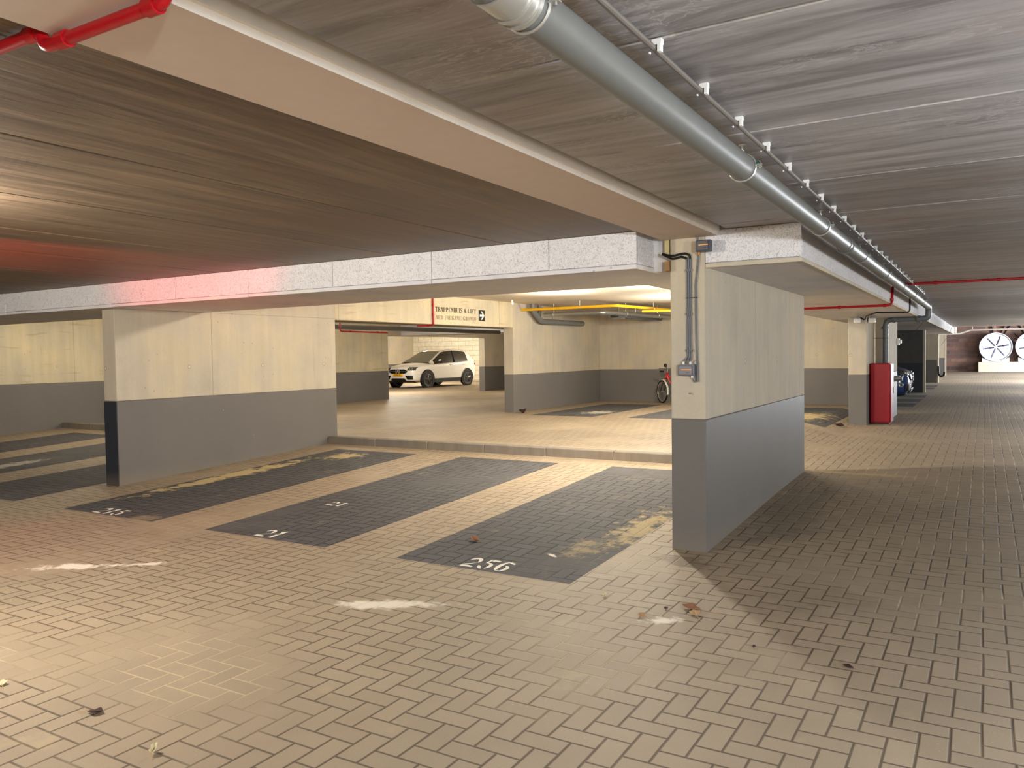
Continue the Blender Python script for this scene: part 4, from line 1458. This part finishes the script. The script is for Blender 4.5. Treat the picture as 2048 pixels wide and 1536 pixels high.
m.tube(rounded([Vector((0.16, 0, .83)) + ax * .27 + Vector((.12, -.10, 0)), Vector((.10, 0, .86)) + ax * .2, Vector((.135, 0, .84)), Vector((.10, 0, .86)) - ax * .2, Vector((.16, 0, .83)) - ax * .27 + Vector((.12, -.10, 0))], .05), .012, 8)
m.tube([(.13, 0, .74), (.135, 0, .84)], .012, 8)
hb = m.build('handlebar', m_galv, bk)
m = MB()
m.tube([Vector((.02, -.22, .79)), Vector((.12, -.2, .785))], .017, 8)
m.tube([Vector((.24, .12, .83)), Vector((.34, .1, .83))], .017, 8)
m.build('grip', m_black, hb)
m = MB()
m.lathe((.11, -.05, .93), (0, -1, 0), [(-.02, 0), (-.01, .04), (.02, .045), (.04, 0)], 14)
m.tube([(.12, -.02, .84), (.11, -.04, .92)], .006, 6)
m.build('mirror', m_black, hb)
m = MB()
m.lathe((.06, -.03, .56), (-1, -.4, 0), [(-.03, 0), (-.03, .03), (.02, .04), (.03, 0)], 14)
m.build('headlamp', m_orange_d, bk)
m = MB()
m.tube([(.47, 0, .66), (.46, 0, .74)], .012, 8)
m.hexa([(.36, -.03, .74), (.60, -.09, .74), (.60, .09, .74), (.36, .03, .74), (.36, -.02, .78), (.60, -.07, .79), (.60, .07, .79), (.36, .02, .78)])
m.build('saddle', m_black, bk, bevel=.02)
m = MB()
for k in range(9):
    a0, a1 = math.radians(20 + 12 * k), math.radians(32 + 12 * k)
    h = ax.cross(Vector((0, 0, 1)))
    h = h if h.x < 0 else -h
    pa, pb = [Vector((0, 0, RW)) + (RW + .015) * (-math.cos(a) * h + Vector((0, 0, math.sin(a)))) for a in (a0 - .6, a1 - .6)]
    m.face([pa - ax * .025, pa + ax * .025, pb + ax * .025, pb - ax * .025])
q = m.build('mudguard', m_white, bk)
q.modifiers.new('s', 'SOLIDIFY').thickness = .004
m = MB()
m.ring((.58, -.04, .28), (0, 1, 0), .08, .006, 20, 6)
for s in (-1, 1):
    m.tube([(.58, -.05 * s, .28), (.58 + .1 * s, -.06 * s, .17 if s > 0 else .39)], .008, 6)
    m.box(.58 + .1 * s - .04, .58 + .1 * s + .04, -.10 * s - .04, -.10 * s + .04, (.17 if s > 0 else .39) - .01, (.17 if s > 0 else .39) + .01)
m.build('crank', m_galv, bk)

# ------------------------------------------------------------------ far end: brick wall with fans
m = MB()
FC = [0.562, 2.376, 4.19]
edges = [-7.7, -0.34, 1.469, 3.283, 5.1, 9.0]
RH = 0.775
CZ = 1.603
y0 = 55.8
m.face([(edges[0], y0, 0), (edges[1], y0, 0), (edges[1], y0, 3.2), (edges[0], y0, 3.2)])
m.face([(edges[4], y0, 0), (edges[5], y0, 0), (edges[5], y0, 3.2), (edges[4], y0, 3.2)])
for cx, xa, xb in zip(FC, edges[1:], edges[2:]):
    N = 64
    pts = []
    for i in range(N):
        a = 2 * PI * (i + .5) / N
        c, s = math.cos(a), math.sin(a)
        hx = (xb - cx) if c > 0 else (cx - xa)
        hz = (3.2 - CZ) if s > 0 else CZ
        k = min(hx / abs(c) if abs(c) > 1e-6 else 1e9, hz / abs(s) if abs(s) > 1e-6 else 1e9)
        pts.append(((cx + RH * c, y0, CZ + RH * s), (cx + k * c, y0, CZ + k * s)))
    for i in range(N):
        j = (i + 1) % N
        m.face([pts[i][0], pts[i][1], pts[j][1], pts[j][0]])
    for (X, Z) in ((xa, 0), (xb, 0), (xb, 3.2), (xa, 3.2)):
        q = sorted(pts, key=lambda p: (p[1][0] - X) ** 2 + (p[1][2] - Z) ** 2)[:2]
        m.face([q[0][1], q[1][1], (X, y0, Z)])
wf = m.build('wall_far', m_brick, kind='structure', smooth=0)
q = wf.modifiers.new('s', 'SOLIDIFY')
q.thickness, q.offset = 0.25, -1 if False else 1
m = MB()
m.box(-0.326, 8.9, 54.4, 55.78, 0.1, 0.73)
m.build('trim_plinth', m_plinth, kind='structure', bevel=0.02)
for i, cx in enumerate(FC[:2]):
    r = empty('wall_fan', (cx, 55.1, 0.73))
    tag(r, ('large round ventilation fan on the concrete plinth, fully in view', 'large round ventilation fan cut off by the right picture edge')[i], 'fan')
    c = CZ - 0.73
    m = MB()
    m.lathe((0, 0, c), (0, -1, 0), [(-.55, .775), (.30, .775), (.36, .81), (.36, .843), (.30, .846), (.10, .81), (-.55, .81)], 56)
    m.build('fan_casing', m_fan, r)
    m = MB()
    m.lathe((0, -.1, c), (0, -1, 0), [(-.1, 0), (-.1, .09), (.1, .09), (.12, 0)], 24)
    m.build('hub', m_fan, r)
    for k in range(6):
        a = math.radians(10 + 60 * k)
        u, w = Vector((math.cos(a), 0, math.sin(a))), Vector((-math.sin(a), 0, math.cos(a)))
        m = MB()
        P = []
        for rr, hw in ((.07, .038), (.32, .041), (.67, .034)):
            P.append([Vector((0, -.1, c)) + u * rr + w * hw + Vector((0, .05, 0)), Vector((0, -.1, c)) + u * rr - w * hw - Vector((0, .05, 0))])
        for A, B in zip(P, P[1:]):
            m.face([A[0], A[1], B[1], B[0]])
        b = m.build('blade', m_blade, r)
        b.modifiers.new('s', 'SOLIDIFY').thickness = .008
    m = MB()
    m.prism([(-.69, -.28, 0), (.69, -.28, 0), (.69, -.28, .25), (.56, -.28, .2), (.32, -.28, .06), (0, -.28, .025), (-.32, -.28, .06), (-.56, -.28, .2), (-.69, -.28, .25)], (0, .5, 0))
    m.build('fan_foot', m_fan, r)
r = empty('wall_downpipe', (-0.995, 55.66, 0.14))
tag(r, 'grey vertical downpipe on the far brick wall left of the fans', 'pipe')
m = MB()
m.tube([(0, 0, 0), (0, 0, 2.7)], .068, 16)
m.build('pipe_run', m_pvc, r)
m = MB()
m.box(-.40, -.09, .02, .1, 0, 2.6)
tag(m.build('wall_post', m_pvc_d, loc=None), 'dark steel post on the far brick wall beside the downpipe', 'post')
bpy.data.objects['wall_post'].location = (-0.995, 55.66, 0.14)
r, b0 = pipe_thing('overhead_pipe', [('pipe_run', [(-1.62, 37.6, 2.13), (-0.88, 37.6, 2.14), (-0.50, 37.6, 2.275), (8.8, 37.6, 2.26)], 0.03, m_white, 0.05),
                                     ('drop_pipe', [(-1.05, 37.6, 2.14), (-1.05, 37.6, 2.6)], 0.05, m_white, 0.02)],
                   'white pipe crossing the far end of the lane above the fans', 'pipe')
for x in (-0.42, 0.35, 1.6):
    m = MB()
    q = Vector((x, 37.6, 2.275)) - b0
    m.tube([q, q + Vector((0, 0, .6))], .01, 6)
    m.build('pipe_hanger', m_white, r)

# ------------------------------------------------------------------ leaves and litter
def leaf(x, y, s, mat, label, rot=0.0, curl=0.4, twig=False):
    r = empty('fallen_leaf', (x, y, floor_z(x, y) + 0.002), rot)
    tag(r, label, 'leaf')
    m = MB()
    n = 8
    rows = []
    for i in range(n + 1):
        t = i / n
        w = s * 0.30 * math.sin(PI * t) ** 0.8 * (1 + .25 * math.sin(9 * t + x * 7)) + .001
        zc = s * curl * (t - .4) ** 2
        yy = s * (t - .5)
        rows.append([m.bm.verts.new((-w, yy, zc + w * curl * 0.9)), m.bm.verts.new((0, yy, zc + 0.001)), m.bm.verts.new((w, yy, zc + w * curl * 1.2))])
    for A, B in zip(rows, rows[1:]):
        for k in range(2):
            m.bm.faces.new((A[k], A[k + 1], B[k + 1], B[k]))
    b = m.build('blade', mat, r)
    b.modifiers.new('s', 'SOLIDIFY').thickness = .0012
    m = MB()
    m.tube([(0, -s * .5, s * curl * .81 * .3 + .002), (.1 * s, -s * .75, .004), (.12 * s, -s * (1.5 if twig else 1.0), .003)], .0014, 5)
    m.build('stem', m_twig, r)
    return r


leaf(-3.491, 5.254, 0.10, m_leaf, 'curled brown leaf lying in the dark bay numbered 256', 1.2, 0.7)
leaf(-1.47, 4.49, 0.12, m_leaf, 'larger brown leaf with a long stem on the paving in front of the near pier', 1.4, 0.4, True)
leaf(-1.42, 4.40, 0.09, m_twig, 'pale dry leaf touching the larger brown leaf in front of the near pier', 0.5, 0.5, True)
leaf(-1.668, 4.22, 0.07, m_twig, 'small tan leaf left of the white salt patch in front of the near pier', 1.0, 0.6)
leaf(-1.60, 4.42, 0.04, m_leaf_d, 'tiny dark leaf scrap behind the tan leaf', 0.4, 0.6)
leaf(-3.26, 1.955, 0.075, m_leaf_d, 'dark leaf lying at the lower left of the paving', -1.2, 0.5)
leaf(-2.724, 1.857, 0.05, m_leaf_p, 'pale crumpled leaf near the bottom edge of the paving', 0.7, 1.5)
leaf(-3.936, 1.921, 0.06, m_leaf_p, 'pale leaf cut by the left picture edge', 1.0, 0.6)
leaf(-0.713, 3.007 - 0.55, 0.045, m_leaf_d, 'small dark leaf near the bottom of the right-hand lane', 0.9, 0.4)
leaf(-0.548, 4.0, 0.05, m_leaf_d, 'thin dark leaf on the lane to the right of the near pier', 1.3, 0.4)
leaf(-1.0, 4.05, 0.03, m_leaf_d, 'round dark leaf scrap right of the long-stemmed leaf', 0.3, 0.6)
leaf(-2.018, 4.482, 0.045, m_leaf_p, 'tiny pale leaf left of the leaf cluster in front of the near pier', 0.2, 0.8)
leaf(-2.179, 14.808, 0.20, m_leaf_d, 'dark twiggy leaf on the paving before the lane pillar', 1.3, 0.6)
leaf(-8.45, 14.62, 0.25, m_leaf_d, 'dark leaf heap at the foot of the wall under the arrow sign', 1.0, 0.8)
